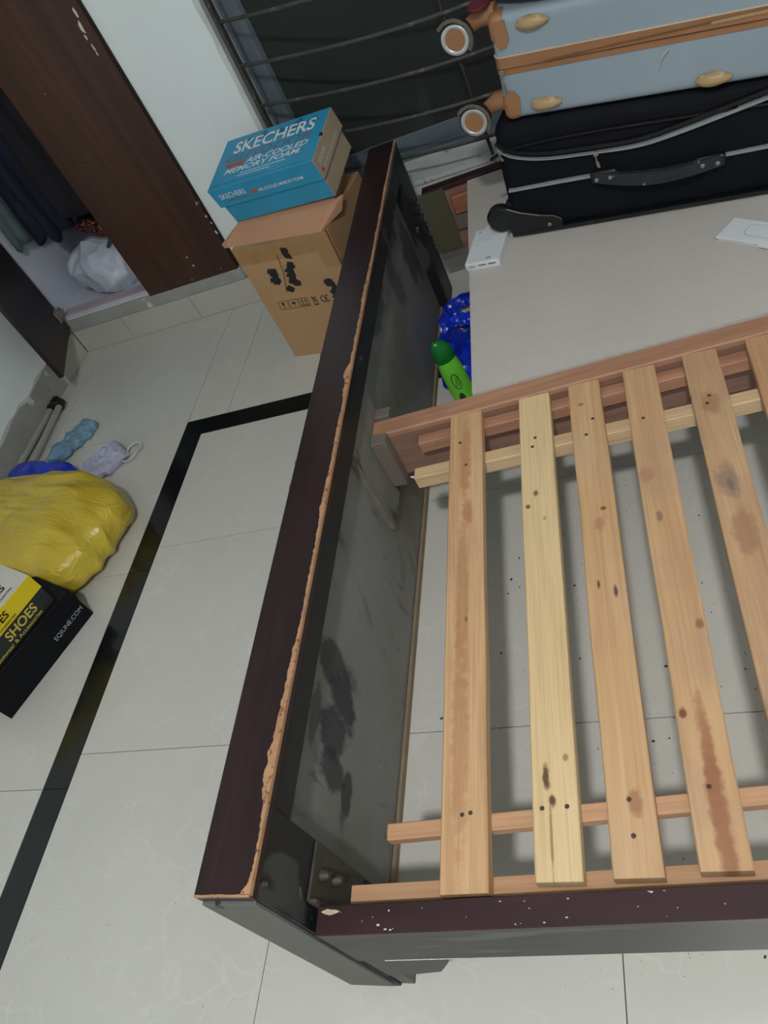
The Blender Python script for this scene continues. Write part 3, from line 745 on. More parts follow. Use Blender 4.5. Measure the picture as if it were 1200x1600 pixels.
b = bmesh.new(); prism(b, [(.10, .106), (.30, .108), (.66, .106), (.66, .124), (.45, .1185), (.25, .112)], -.0062, -.0018, 1); obj('expander_flap', b, M_tan, band)
b = strip(bmesh.new(), smooth_pts([(.10, .107), (.25, .1125), (.45, .119), (.66, .1245)]), .0012, -.0072, -.005); obj('zip_teeth', b, M_tan_d, band)
b = strip(bmesh.new(), smooth_pts([(.40, .1175), (.55, .121), (.66, .1235)]), .0024, -.0085, -.006); obj('pale_pull_cord', b, M_foot, band)
for (px_, py_) in ((830, 33), (853, 160), (1114, 122), (1114, 8)):
    if py_ == 8: fx, fz = hf(1114, 122)[0] - .005, hf(830, 33)[1]
    else: fx, fz = hf(px_, py_)
    b = bmesh.new(); bmesh.ops.create_icosphere(b, subdivisions=3, radius=1.0)
    for v in b.verts:
        d_ = v.co.copy(); v.co = Vector((d_.x * .031 * (1.12 if d_.x > 0 else 1), d_.y * .013 * (1 + .05 * math.sin(d_.z * 16)), d_.z * .0135 * (1 - .25 * max(0, d_.x))))
    obj('side_foot', b, M_foot, hard, loc=(fx, -.003, fz), smooth='all')
def hwheel(x, y, z, s):
    """s = -1 for wheels on the front side, +1 for the back side"""
    up = z > .1
    zc = .176 if up else .027
    g = obj('corner_guard', rbox(.040, .050, .058, .0165, 3), M_tan, hard, loc=(.0175, (.0225 if s < 0 else HD - .0225), zc), smooth='all')
    gb = bmesh.new(); zs = -1 if up else 1; z_e = .205 if up else -.002
    prism(gb, [(.012, z_e - zs * -.014), (.034, z_e + zs * .012), (.037, z_e + zs * .045), (.030, z_e + zs * .060), (.018, z_e + zs * .064), (.010, z_e + zs * .055)], (-.0035 if s < 0 else HD - .008), (.008 if s < 0 else HD + .0035), 1)
    obj('guard_tongue', gb, M_tan, hard)
    b = bmesh.new(); tube(b, [(.01, 0, 0), (-.022, 0, .0), (-.05, -.002 * s, -.014)], [.021, .019, .014], 12)
    arm = obj('wheel_arm', b, M_tan, hard, loc=(.0, y - s * .022, z + .012), smooth=60)
    rot = Matrix.Translation((x, y + s * .002, z - .008)) @ Matrix.Rotation(PI / 2, 4, 'X')
    w = obj('wheel', lathe(bmesh.new(), [(0, -.016), (.027, -.016), (.0325, -.012), (.034, -.004), (.034, .006), (.031, .012), (.0295, .0125), (0, .0125)], 28, rot), M_rubber, hard, smooth=45)
    obj('wheel_ring', lathe(bmesh.new(), [(.0205, .0127), (.0215, .0142), (.0275, .0142), (.0292, .0128)], 28, rot), M_silver, w, smooth=60)
    obj('hub', lathe(bmesh.new(), [(0, .0135), (.020, .0135), (.0207, .0126)], 28, rot), M_tan, w, smooth=40)
    b = tube(bmesh.new(), [(x + .036 * math.cos(a), y + s * .02, z - .006 + .036 * math.sin(a)) for a in [R(-40 + 20 * k) for k in range(10)]], .004, 6)
    obj('wheel_fork', b, simple('fork_grey', (92, 86, 76), .5, .15, 30), w, smooth=50)
hwheel(-.070, .016, .183, -1); hwheel(-.070, .016, .016, -1)
hwheel(-.068, HD - .016, .183, 1); hwheel(-.070, HD - .016, .016, 1)
zx, zz = hf(787, 120); pull(hard, zx, .100, -.006, .036)
b = tube(bmesh.new(), smooth_pts([(hf(1046, 73)[0], -.008, hf(1046, 73)[1]), (hf(1036, 82)[0], -.016, hf(1036, 82)[1]), (hf(1032, 102)[0], -.010, hf(1032, 102)[1])]), .0011, 5)
obj('loose_thread', b, simple('thread', (190, 176, 150), .7), hard)

# dark bag lying on the blue suitcase
M_bag_blk = simple('black_cloth', (22, 22, 28), .85, .25, 12, bump=.3, bscale=120)
bg = thing('cloth_bag', 'black cloth bag with dark red trim lying on the blue suitcase', 'bag', hard_m @ Vector((.325, .185, .2045)), (0, BLT, SY))
def bagf(d, p):
    n_ = fbm(p * 1.0, 9, 3); return p + Vector((.008 * n_, .006 * n_, (.010 * ridge(p, 11, 2)) * (1 if p.z > 0 else .2)))
obj('body', blob((.37, .192, .045), 4, lambda d, p: bagf(d, p) + Vector((0, 0, .036)), 0.001, 3.5), M_bag_blk, bg, smooth='all')
obj('red_trim', blob((.022, .03, .007), 3, lambda d, p: p + Vector((-.343, -.160, .015)) + Vector((0, 0, .004 * fbm(p, 40, 2)))), simple('dark_red_cloth', (86, 22, 36), .8, .2, 30), bg, smooth='all')

# ================================================================ SMALL WHITE BOXES ON THE BOARD
M_wbox = simple('white_card', (214, 216, 220), .4, .02)
M_ink = simple('grey_ink', (84, 86, 92), .6)
M_ink2 = simple('pale_ink', (168, 170, 176), .6)
pbx = thing('phone_box', 'slim white phone box with small print beside the suitcase wheel', 'box', (.3985, .985, ZB), (0, 0, R(-9.5)))
obj('lid', B(0, .084, 0, .138, .006, .019, .0012), M_wbox, pbx)
obj('base', B(.001, .083, .001, .137, 0, .0061, .0008), M_wbox, pbx)
b = bmesh.new(); prism(b, [(.020, .137), (.024, .153), (.034, .158), (.042, .153), (.046, .137)], .0165, .0175, 2); obj('tuck_flap', b, M_wbox, pbx)
b = bmesh.new(); bx(b, .010, .016, .122, .130, .019, .0194); bx(b, .012, .070, .112, .1127, .019, .0193); bx(b, .012, .022, .070, .0725, .019, .0193); bx(b, .050, .062, .008, .018, .019, .0194)
for k in range(5): bx(b, .014, .014 + .05 - .004 * k, .106 - k * .005, .1066 - k * .005, .019, .0193)
obj('print', b, M_ink2, pbx)
obj('print', B(.008, .024, -.0008, 0, .008, .0125), M_ink2, pbx)
for (x, w) in ((.032, .018), (.056, .018)): obj('print', B(x, x + w, -.0008, 0, .010, .0125), M_ink, pbx)
tr = thing('card_tray', 'flat white card tray with a rounded cut-out on the beige board', 'tray', (.926, .847, ZB), (0, 0, R(-41)))
obj('plate', B(0, .15, 0, .066, .004, .0075, .0008), M_wbox, tr)
obj('skirt', B(.002, .148, .002, .064, 0, .004), M_wbox, tr)
b = tube(bmesh.new(), [(x + .045, y + .018, .0077) for x, y in rrect(.07, .036, .015, 5)], .0009, 5, closed=True); obj('cut_line', b, M_ink2, tr)
b = bmesh.new(); prism(b, [(.092, 0), (.094, -.005), (.125, -.005), (.127, 0)], .0035, .0065, 2); obj('tab', b, M_wbox, tr)

# ================================================================ BY THE FOOTBOARD: BLUE BAG AND GREEN BOTTLE
t = NT('blue_plastic'); cc = t.ramp(t.noise(t.mapping((9, 9, 9)), 1.0, 4), [(.3, lin((10, 30, 150))), (.7, lin((22, 62, 214)))]); t.bump(t.noise(t.mapping((26, 26, 26)), 1.0, 4, .6, 1.0), .5, .006); M_bluebag = t.done(cc, .26)
def cell(p, f):
    d_, _ = noise.voronoi(p * f); return d_[0]
def crump(a, f, seed):
    def fn(d, p):
        q = p + Vector((seed, seed * 1.7, 0)); q = q + Vector((.25, .25, .25)) / f * fbm(q, f * .7, 2); r_ = cell(q, f) * .9 + cell(q, f * 2.3) * .45
        return p + d * (a * (r_ - .55) * 1.3)
    return fn
bagb = thing('plastic_bag', 'bright blue plastic bag crumpled on the floor beside the footboard', 'bag', (.284, 1.13, 0))
def crinkle(a, f, seed):
    def fn(d, p):
        q = p + Vector((seed, seed * .7, 1)); w_ = Vector((noise.noise(q * f * 1.7), noise.noise(q * f * 1.7 + Vector((7, 0, 0))), noise.noise(q * f * 1.7 + Vector((0, 9, 0)))))
        return p + d * (a * fbm(q, f, 2)) + w_ * a * .8
    return fn
obj('bag_body', blob((.085, .125, .036), 4, lambda d, p: crinkle(.022, 22, 2.2)(d, p) + Vector((.022, -.05, .026)), 0.0005, 3.0), M_bluebag, bagb, smooth=22)
def ribbon_loop(c, r1, r2, w, tilt=0.0, seed=0.0, th=.0016, n=48, zmin=.001):
    """closed loop of thin crumpled film: flat section that twists along the way"""
    bm = bmesh.new(); rings = []; c = Vector(c); ct, st = math.cos(tilt), math.sin(tilt)
    for k in range(n):
        q = 2 * PI * k / n
        p = Vector((r1 * math.cos(q), r2 * math.sin(q) * ct, r2 * math.sin(q) * st)) * (1 + .18 * noise.noise(Vector((math.cos(q) * 2 + seed, math.sin(q) * 2, 1))))
        rad = Vector((math.cos(q), math.sin(q) * ct, math.sin(q) * st)); up = Vector((0, -st, ct))
        tw = 1.1 * noise.noise(Vector((math.cos(q) * 1.7, math.sin(q) * 1.7 + seed, 4))) + .5
        A_ = rad * math.cos(tw) + up * math.sin(tw); N_ = rad * -math.sin(tw) + up * math.cos(tw)
        sec = []
        for j in range(7):
            f = j / 6 - .5; ww = w * (1 + .35 * noise.noise(Vector((k * .5, seed, 0))))
            sec.append(c + p + A_ * f * ww + N_ * (.010 * noise.noise(Vector((f * 5 + seed, k * .55, 2)))))
        rings.append([bm.verts.new((v.x, v.y, max(zmin, v.z))) for v in sec])
    for k in range(n):
        r0, r_1 = rings[k], rings[(k + 1) % n]
        for j in range(6): bm.faces.new((r0[j], r0[j + 1], r_1[j + 1], r_1[j]))
    bmesh.ops.recalc_face_normals(bm, faces=bm.faces[:])
    bmesh.ops.solidify(bm, geom=bm.faces[:], thickness=th)
    return bm
obj('handle', ribbon_loop((-.005, .165, .022), .062, .052, .040, .25, 1.0), M_bluebag, bagb, smooth=25)
obj('handle', ribbon_loop((-.012, .05, .030), .05, .06, .036, .4, 5.0), M_bluebag, bagb, smooth=25)

M_lime = simple('lime_plastic', (112, 206, 58), .3, .06, 6)
M_green = simple('dark_green_cap', (18, 112, 44), .28, .08, 8)
M_dgreen = simple('label_dark_green', (26, 60, 34), .4, .1, 20)
btl = thing('shampoo_bottle', 'lime green bottle with dark green cap standing beside the footboard', 'bottle', (.306, .905, 0.0022), (R(3), R(-4.5), R(28)))
def ell(bm, prof, sx, sy, n=28):
    lathe(bm, prof, n)
    for v in bm.verts: v.co.x *= sx; v.co.y *= sy
    return bm
obj('bottle_body', ell(bmesh.new(), [(0, 0), (.85, 0), (.95, .006), (.98, .03), (1.0, .09), (.98, .14), (.9, .165), (.78, .178), (0, .178)], .030, .019), M_lime, btl, smooth=50)
b = ell(bmesh.new(), [(0, .178), (.80, .178), (.86, .182), (.9, .195), (.84, .215), (.66, .232), (.4, .240), (0, .242)], .030, .019)
for v in b.verts:
    if v.co.z > .2: v.co.z -= .35 * (v.co.x) * (v.co.z - .2) / .04
obj('cap', b, M_green, btl, smooth=50)
b = tube(bmesh.new(), [(.009 * math.cos(a) - .006, -.0188 + .35 * (.009 * math.cos(a) - .006) ** 2 / .03, .115 + .026 * math.sin(a)) for a in [2 * PI * k / 24 for k in range(24)]], .0012, 5, closed=True); obj('label_emblem', b, M_dgreen, btl)
for k in range(4): obj('label_print', tube(bmesh.new(), [(-.012 + .002 * k, -.0180, .102 + .008 * k), (-.001 + .001 * k, -.0190, .106 + .008 * k)], .0011, 5), M_dgreen, btl)
b = bmesh.new(); prism(b, [(.008 * math.cos(a) - .010, .055 + .020 * math.sin(a)) for a in [2 * PI * k / 20 for k in range(20)]], -.0186, -.016, 1); obj('label_emblem', b, M_dgreen, btl)

# ================================================================ CARDBOARD BOX, KRAFT BOX, BLUE SHOE BOX
M_card = simple('brown_cardboard', (178, 140, 100), .8, .05, 6, bump=.05)
M_tape = simple('brown_tape', (164, 126, 88), .22, .1, 25, bump=.3, bscale=40)
M_marker = simple('black_marker', (24, 25, 28), .6, .15, 60)
M_print = simple('black_print', (46, 38, 30), .7, .1, 60)
CA = R(-10.8)
cb = thing('cardboard_box', 'tall brown cardboard box with scribbled-out marks and shipping symbols', 'box', (-.312, 1.333, 0), (0, 0, CA))
CW, CD, CH = .318, .30, .405
obj('body', B(0, CW, 0, CD, 0, CH, .0018), M_card, cb)
b = bmesh.new(); bx(b, -.001, CW + .001, -.0012, 0, CH - .055, CH + .0006); bx(b, -.001, CW + .001, -.001, .12, CH, CH + .0012); obj('tape', b, M_tape, cb)
b = bmesh.new(); bx(b, CW - .001, CW + .0012, -.001, .2, CH - .16, CH); bx(b, CW - .05, CW + .0008, -.0014, 0, CH - .11, CH - .05); obj('tape', b, M_tape, cb)
obj('top_flap', B(CW + .0015, CW + .004, .01, CD - .01, CH - .10, CH, .0005), M_card, cb, rot=(0, 0, 0))
cbm = Matrix.Translation((-.312, 1.333, 0)) @ Matrix.Rotation(CA, 4, 'Z'); cbi = cbm.inverted(); cbn = cbm.to_3x3() @ Vector((0, 1, 0))
def cf(px, py):
    q = cbi @ on_plane(px, py, (-.312, 1.333, 0), cbn); return (q.x, q.z)
def scribble(pts, w, seed):
    b = bmesh.new(); r_ = random.Random(seed)
    for (px_, py_, a_, s_) in pts:
        cx, cz = cf(px_, py_); n_ = 22
        poly = [(cx + (w * s_) * math.cos(q + a_) * (.6 + .5 * r_.random()), cz + (w * s_ * .8) * math.sin(q) * (.6 + .5 * r_.random())) for q in [2 * PI * k / n_ for k in range(n_)]]
        prism(b, poly, -.0022 - .0002 * r_.random(), -.0012, 1)
    return obj('marker_scribble', b, M_marker, cb)
scribble([(426, 425, 0, 1), (431, 438, 0, 1), (429, 431, .5, .8)], .020, 1)
scribble([(444, 391, 0, .8), (449, 399, .4, .9), (454, 414, 0, .9), (453, 422, .3, 1), (456, 430, 0, 1), (460, 439, .2, 1.1), (466, 442, 0, .7), (454, 451, .2, .9)], .018, 2)
scribble([(514, 440, 0, 1), (519, 444, .5, .9), (526, 455, 0, 1.2), (527, 464, .3, .9)], .018, 3)
b = strip(bmesh.new(), [cf(433, 398), cf(443, 425), cf(449, 456)], .0008, -.0018, -.001); obj('pen_line', b, M_print, cb)
# shipping symbols: frame, glass, umbrella, arrows, crossed bin, CE
def frame(b, x0, x1, z0, z1, w=.0009):
    for r_ in ((x0, x1, z0, z0 + w), (x0, x1, z1 - w, z1), (x0, x0 + w, z0, z1), (x1 - w, x1, z0, z1)): bx(b, r_[0], r_[1], -.0010, 0, r_[2], r_[3])
s0 = cf(438, 480); s1 = cf(518, 466)
u = (s1[0] - s0[0]) / 5.15; z0 = (s0[1] + s1[1]) / 2 - .012; hgt = .031
def sym(k): return s0[0] + k * u * 1.04
def pr(poly): 
    b = bmesh.new(); return prism(b, poly, -.0012, -.0001, 1)
def symbol(name, fn):
    b = bmesh.new(); fn(b); obj(name, b, M_print, cb)
def add(b, poly): prism(b, poly, -.0012, -.0001, 1)
def f_glass(b):
    x = sym(0); frame(b, x, x + u * .9, z0, z0 + hgt); c = x + u * .45
    add(b, [(c - .005, z0 + hgt * .82), (c + .005, z0 + hgt * .82), (c + .003, z0 + hgt * .5), (c - .003, z0 + hgt * .5)]); bx(b, c - .0006, c + .0006, -.001, 0, z0 + hgt * .2, z0 + hgt * .5); bx(b, c - .004, c + .004, -.001, 0, z0 + hgt * .16, z0 + hgt * .22)
def f_umb(b):
    x = sym(1); frame(b, x, x + u * .9, z0, z0 + hgt); c = x + u * .45
    add(b, [(c + .0068 * math.cos(a), z0 + hgt * .5 + .0075 * math.sin(a)) for a in [PI * k / 10 for k in range(11)]]); bx(b, c - .0005, c + .0005, -.001, 0, z0 + hgt * .15, z0 + hgt * .5)
def f_arrow(b):
    x = sym(2); frame(b, x, x + u * .9, z0, z0 + hgt)
    for c in (x + u * .28, x + u * .62):
        bx(b, c - .001, c + .001, -.001, 0, z0 + hgt * .22, z0 + hgt * .7); add(b, [(c - .0032, z0 + hgt * .62), (c + .0032, z0 + hgt * .62), (c, z0 + hgt * .88)])
    bx(b, x + .003, x + u * .9 - .003, -.001, 0, z0 + hgt * .12, z0 + hgt * .18)
def f_bin(b):
    x = sym(3); c = x + u * .45; w = .0007
    for (p, q) in (((c - .008, z0 + hgt * .2), (c + .008, z0 + hgt)), ((c + .008, z0 + hgt * .2), (c - .008, z0 + hgt)), ((c - .006, z0 + hgt * .8), (c - .004, z0 + hgt * .25)), ((c + .006, z0 + hgt * .8), (c + .004, z0 + hgt * .25)), ((c - .007, z0 + hgt * .83), (c + .007, z0 + hgt * .83))):
        strip(b, [p, q], w, -.0011, 0)
    bx(b, c - .007, c + .007, -.001, 0, z0 - .001, z0 + .0035)
def f_ce(b):
    x = sym(4) + .002
    for k, c in enumerate((x + .008, x + .022)):
        arc = [(c + .0085 * math.cos(a), z0 + hgt * .52 + .0105 * math.sin(a)) for a in [R(60 + 240 * j / 12) for j in range(13)]]
        strip(b, arc, .0014, -.0011, 0)
        if k: bx(b, c - .008, c + .001, -.001, 0, z0 + hgt * .52 - .0012, z0 + hgt * .52 + .0012)
for nm, fn in (('fragile_symbol', f_glass), ('keep_dry_symbol', f_umb), ('this_way_up_symbol', f_arrow), ('bin_symbol', f_bin), ('ce_mark', f_ce)): symbol(nm, fn)

M_kraft = simple('kraft_paper', (198, 146, 112), .6, .06, 8, bump=.12, bscale=16)
ZK = CH + .0014
A_ = on_z(352, 388, ZK); B_ = on_z(498, 363, ZK); C_ = on_z(527, 330, ZK)
kv = [(A_.x, A_.y, ZK), (B_.x, B_.y, ZK), (C_.x, C_.y, ZK), (.020, 1.50, ZK), (-.27, 1.575, ZK),
      (-.305, 1.420, .432), (.0, 1.352, .4365), (.036, 1.385, .442), (.052, 1.535, .473), (-.258, 1.61, .472)]
b = bmesh.new(); vv = [b.verts.new(p) for p in kv]
b.faces.new(vv[4::-1]); b.faces.new(vv[5:])
for i in range(5): j = (i + 1) % 5; b.faces.new((vv[i], vv[j], vv[5 + j], vv[5 + i]))
kr = thing('kraft_box', 'flattened brown kraft box squashed between cardboard box and blue shoe box', 'box', (0, 0, 0))
obj('body', b, M_kraft, kr)
b = bmesh.new(); q = [Vector(p) for p in (kv[1], kv[2], kv[7], kv[6])]; o_ = Vector((.012, -.006, .002))
vv = [b.verts.new(p) for p in (q[0] + Vector((.002, -.002, .0005)), q[1] + Vector((.012, -.004, .0005)), q[2] + Vector((.014, -.004, -.004)), q[3] + Vector((.003, -.003, .0)))]
b.faces.new(vv); g = bmesh.ops.extrude_face_region(b, geom=b.faces[:]); bmesh.ops.translate(b, verts=[x for x in g['geom'] if isinstance(x, bmesh.types.BMVert)], vec=(.004, -.002, 0)); obj('end_flap', b, M_kraft, kr)
b = bmesh.new(); a0 = Vector(kv[0]); a1 = Vector(kv[5]); vv = [b.verts.new(p) for p in (a0 + Vector((-.001, 0, 0)), a0 + Vector((-.02, .03, .001)), a1 + Vector((-.03, .04, -.02)), a1 + Vector((-.001, 0, 0)))]
b.faces.new(vv); g = bmesh.ops.extrude_face_region(b, geom=b.faces[:]); bmesh.ops.translate(b, verts=[x for x in g['geom'] if isinstance(x, bmesh.types.BMVert)], vec=(0, -.002, 0)); obj('end_flap', b, M_kraft, kr)

M_sk = simple('blue_card', (44, 148, 190), .45, .06, 9)
M_sk_d = simple('dark_blue_print', (40, 104, 140), .5, .1, 30)
M_tanc = simple('tan_card', (188, 166, 140), .6, .06, 8)
M_wp = simple('white_print', (224, 228, 230), .5, .02)
M_op = simple('orange_print', (176, 84, 62), .5, .08, 40)
M_op2 = simple('muted_orange_print', (122, 104, 112), .5, .08, 40)
sk = thing('shoe_box', 'blue shoe box with white lettering and tan ends on the cardboard box', 'box', (-.302, 1.432, .437))
sk.rotation_mode = 'QUATERNION'
sk.rotation_quaternion = (Matrix.Rotation(R(-12.25), 3, 'Z') @ Matrix.Rotation(R(12.67), 3, 'X') @ Matrix.Rotation(R(-2.2), 3, 'Y')).to_quaternion()
KL, KW, KH, KE = .351, .185, .127, .007
hlid = .063
base = obj('base', B(0, KL, 0, KW, 0, KH - .004, .001), M_sk, sk)
obj('end_panel', B(KL - .0004, KL + .0012, .0008, KW - .0008, .0008, KH - .01), M_tanc, base)
lid = obj('lid', B(-KE, KL + KE, -KE, KW + KE, KH - hlid, KH, .001), M_sk, sk)
obj('end_panel', B(KL + KE - .0004, KL + KE + .0014, -KE + .001, KW + KE - .001, KH - hlid + .0008, KH - .0008), M_tanc, lid)
TZ = KH
def ltop(s, x, y, w, h, mt, **k): return lettering(s, lid, mt, (x, y, TZ), (1, 0, 0), (0, 1, 0), w, h, **k)
ltop('SKECHERS', .040, .122, .285, .046, M_wp, offset=.018)
ltop('OUTDOOR', .022, .090, .30, .029, M_op2, shear=.15)
ltop('AIR-COOLED', .105, .066, .215, .021, M_wp, shear=.25, offset=.016)
ltop('MEMORY FOAM.', .036, .042, .268, .020, M_wp, shear=.25, offset=.016)
obj('print', B(.032, .098, .069, .084, TZ, TZ + .0006), M_op, lid)
for (x0, x1, y) in ((.10, .25, .032), (.095, .21, .022)):
    b = bmesh.new(); x = x0
    while x < x1:
        w_ = .006 + .010 * rnd.random(); bx(b, x, x + w_, y, y + .0022, TZ, TZ + .0005); x += w_ + .003
    obj('small_print', b, M_wp, lid, kind='stuff')
for (x0, x1, y) in ((0, KL, .002), (.0, KL * .6, .009)): obj('print', B(x0, x1, y, y + .0008, TZ, TZ + .0005), M_sk_d, lid)
b = bmesh.new()
for (a, h_, c) in ((.06, .022, .10), (.11, .03, .16), (.17, .018, .22), (.22, .034, .29), (.28, .02, .335)):
    prism(b, [(a, KW - .03), (c, KW - .03), ((a + c) / 2 + .006, KW - .03 + h_)], TZ, TZ + .0004, 2)
obj('print', b, M_sk_d, lid)
lettering('SKECHERS', lid, M_wp, (.018, -KE, KH - hlid + .026), (1, 0, 0), (0, 0, 1), .092, .017, offset=.006)
lettering('OUTDOOR', lid, M_op2, (.035, -KE, KH - hlid + .013), (1, 0, 0), (0, 0, 1), .075, .008)
lettering('AIR-COOLED MEMORY FOAM', lid, M_wp, (.150, -KE, KH - hlid + .020), (1, 0, 0), (0, 0, 1), .155, .010, shear=.2, offset=.008)
obj('print', B(.126, .147, -KE - .0006, -KE, KH - hlid + .020, KH - hlid + .030), M_op, lid)
lettering('SKECHERS', lid, M_wp, (KL + KE + .0014, .012, KH - .030), (0, 1, 0), (0, 0, 1), .06, .012, offset=.004)
lettering('AIR-COOLED MEMORY FOAM', lid, M_wp, (KL + KE + .0014, .022, KH - .050), (0, 1, 0), (0, 0, 1), .13, .008)
obj('print', B(KL + KE + .0012, KL + KE + .002, .006, .019, KH - .050, KH - .042), M_op, lid)
obj('finger_notch', B(KL + KE - .006, KL + KE + .0018, .085, .097, KH - .004, KH + .0007), simple('notch', (30, 24, 22), .9), lid)

# ================================================================ LEFT FLOOR: SHOE BOXES, BAGS, CLOTHS, POLES
M_bb = simple('black_card', (15, 16, 20), .6, .08, 6, spec=.18)
M_gb = simple('charcoal_card', (38, 40, 40), .5, .06, 6)
M_yl = simple('yellow_card', (222, 196, 24), .45, .05, 8)
M_wl = simple('white_card_lid', (206, 200, 190), .5, .03)
M_gold = simple('gold_print', (206, 184, 78), .5, .06, 30)
P0 = on_z(18, 1125); P1 = on_z(148, 957); dv = (P1 - P0); BL_ = dv.length; ba = math.atan2(dv.y, dv.x)
bbx = thing('shoe_box', 'black shoe box with pale lettering lying on the floor under the yellow-lidded box', 'box', (P0.x, P0.y, 0), (0, 0, ba))
obj('base', B(.002, BL_ - .002, .002, .168, 0, .085, .001), M_bb, bbx)
obj('lid', B(0, BL_, 0, .17, .068, .1125, .0012), M_bb, bbx)
# the printed side faces local -y
bm_ = Matrix.Translation((P0.x, P0.y, 0)) @ Matrix.Rotation(ba, 4, 'Z'); bi_ = bm_.inverted(); bn_ = bm_.to_3x3() @ Vector((0, 1, 0))
def bfp(px, py, off=0.0):
    q = bi_ @ on_plane(px, py, Vector((P0.x, P0.y, 0)) + bn_ * off, bn_); return (q.x, q.z)
x0, zz0 = bfp(97, 1008); x1, zz1 = bfp(137, 957)
lettering('EQIUNE.COM', bbx, M_ink2, (x0, .0, .036), (1, 0, 0), (0, 0, 1), x1 - x0, .016)
YD = .012
gx1 = bfp(95, 941, YD)[0]
ybx = thing('shoe_box', 'charcoal shoe box with yellow and white lid, stacked on the black one', 'box', bm_ @ Vector((0, YD, .1127)), (0, 0, ba))
GX0 = gx1 - .33
obj('base', B(GX0 + .003, gx1 - .003, .003, .155, 0, .095, .001), M_gb, ybx)
lid2 = obj('lid', B(GX0, gx1, 0, .158, .056, .1065, .001), M_yl, ybx)
obj('lid_top', B(GX0 + .0006, gx1 - .0006, .0006, .1574, .1064, .1075), M_wl, lid2)
lettering('SHOES', ybx, M_gold, (gx1 - .150, .003, .022), (1, 0, 0), (0, 0, 1), .105, .027, shear=.12, offset=.02)
lettering('Footwear & Accessories', ybx, M_gold, (gx1 - .215, .003, .006), (1, 0, 0), (0, 0, 1), .170, .011, offset=.012)
lettering('SHOES', lid2, M_bb, (gx1 - .185, 0, .075), (1, 0, 0), (0, 0, 1), .085, .021, shear=.12, offset=.02)
lettering('Footwear & Accessories', lid2, M_bb, (gx1 - .215, 0, .062), (1, 0, 0), (0, 0, 1), .125, .008, offset=.01)
lettering('SHOES', lid2, M_bb, (gx1 - .155, .04, .1075), (1, 0, 0), (0, 1, 0), .105, .03, shear=.12, offset=.02)
lettering('Footwear & Accessories', lid2, M_bb, (gx1 - .185, .018, .1075), (1, 0, 0), (0, 1, 0), .140, .010, offset=.01)

t = NT('yellow_plastic'); cc = t.ramp(t.noise(t.mapping((5, 5, 5)), 1.0, 4), [(.3, lin((190, 160, 44))), (.7, lin((214, 188, 66)))]); t.bump(t.noise(t.mapping((9, 26, 26), rot=(0, 0, .3)), 1.0, 4, .55, 1.2), .6, .010); M_ybag = t.done(cc, .3)
def ybf(d, p):
    th = math.atan2(p.z, p.y); u = p.x
    k = max(0.0, min(1.0, (.22 - u) / .5))       # folds run lengthwise and deepen towards the tied mouth at the left
    w1 = 1 - 2 * abs(noise.noise(Vector((math.cos(th) * 2.4, math.sin(th) * 2.4, u * 2.0 + 4))))
    w2 = 1 - 2 * abs(noise.noise(Vector((math.cos(th) * 6 + 3, math.sin(th) * 6, u * 3.5))))
    w3 = 1 - 2 * abs(noise.noise(Vector((p.x * 7 + p.y * 5, p.y * 14 - p.x * 4, p.z * 12))))
    n_ = fbm(p + Vector((9, 2, 1)), 4, 2)
    p = p + d * (.015 * w1 * k + .007 * w2 * k + .010 * w3 + .016 * n_)
    g = max(0, (-p.x - .05) / .35)
    p.y *= 1 - .35 * g; p.z = p.z * (1 - .15 * g) + .015 * g
    return p
yb = thing('plastic_bag', 'bulging yellow plastic bag on the floor behind the shoe boxes', 'bag', (-1.018, .688, 0), (0, 0, R(-17)))
ybody = obj('bag_body', blob((.315, .182, .080), 6, lambda d, p: ybf(d, p) + Vector((0, 0, .068)), 0.0005, 3.6), M_ybag, yb, smooth='all')
obj('handle', ribbon_loop((-.262, -.02, .118), .050, .045, .040, .5, 3.0), M_ybag, yb, smooth=25)
press(ybody, (meshes_of(bbx) + meshes_of(ybx)) * 3, gap=.003, passes=1)

bb2 = thing('plastic_bag', 'shiny royal blue plastic bag lying behind the yellow bag', 'bag', (-1.168, .972, 0), (0, 0, R(-14)))
b2body = obj('bag_body', blob((.138, .050, .042), 5, lambda d, p: crinkle(.012, 16, 5.1)(d, p) + Vector((0, 0, .034)), 0.0005, 4), M_bluebag, bb2, smooth=22)
M_jean = simple('faded_blue_cloth', (112, 144, 166), .85, .2, 18, bump=.4, bscale=90)
jc = obj('folded_cloth', blob((.105, .040, .022), 5, lambda d, p: crinkle(.013, 30, 8.3)(d, p) + Vector((0, 0, .018)), 0.0005, 3.4), M_jean, None, (-1.148, 1.150, 0), (0, 0, R(58)), smooth='all')
tag(jc, 'faded blue crumpled cloth strip on the floor near the poles', 'cloth')
M_lil = simple('pale_lilac_cloth', (178, 178, 200), .85, .08, 18, bump=.3, bscale=80)
mk = thing('face_mask', 'pale lilac crumpled cloth face mask with white ear loops on the floor', 'mask', (-.938, 1.008, 0), (0, 0, R(40)))
obj('cloth', blob((.078, .064, .018), 5, lambda d, p: crinkle(.013, 26, 1.4)(d, p) + Vector((0, 0, .016)), 0.0005, 3.2), M_lil, mk, smooth='all')
M_elastic = simple('white_elastic', (200, 200, 198), .8, .05)
for (s, c) in ((1, (.085, -.045)), (-1, (-.005, .060))):
    pts = [(c[0] + .035 * math.cos(a) * (1 + .3 * math.sin(2 * a)), c[1] + .03 * math.sin(a), .006 + .012 * abs(math.sin(a * 1.5))) for a in [R(-170 + 28 * k) for k in range(12)]]
    obj('ear_loop', tube(bmesh.new(), smooth_pts(pts, 3), .0028, 6), M_elastic, mk, smooth='all')

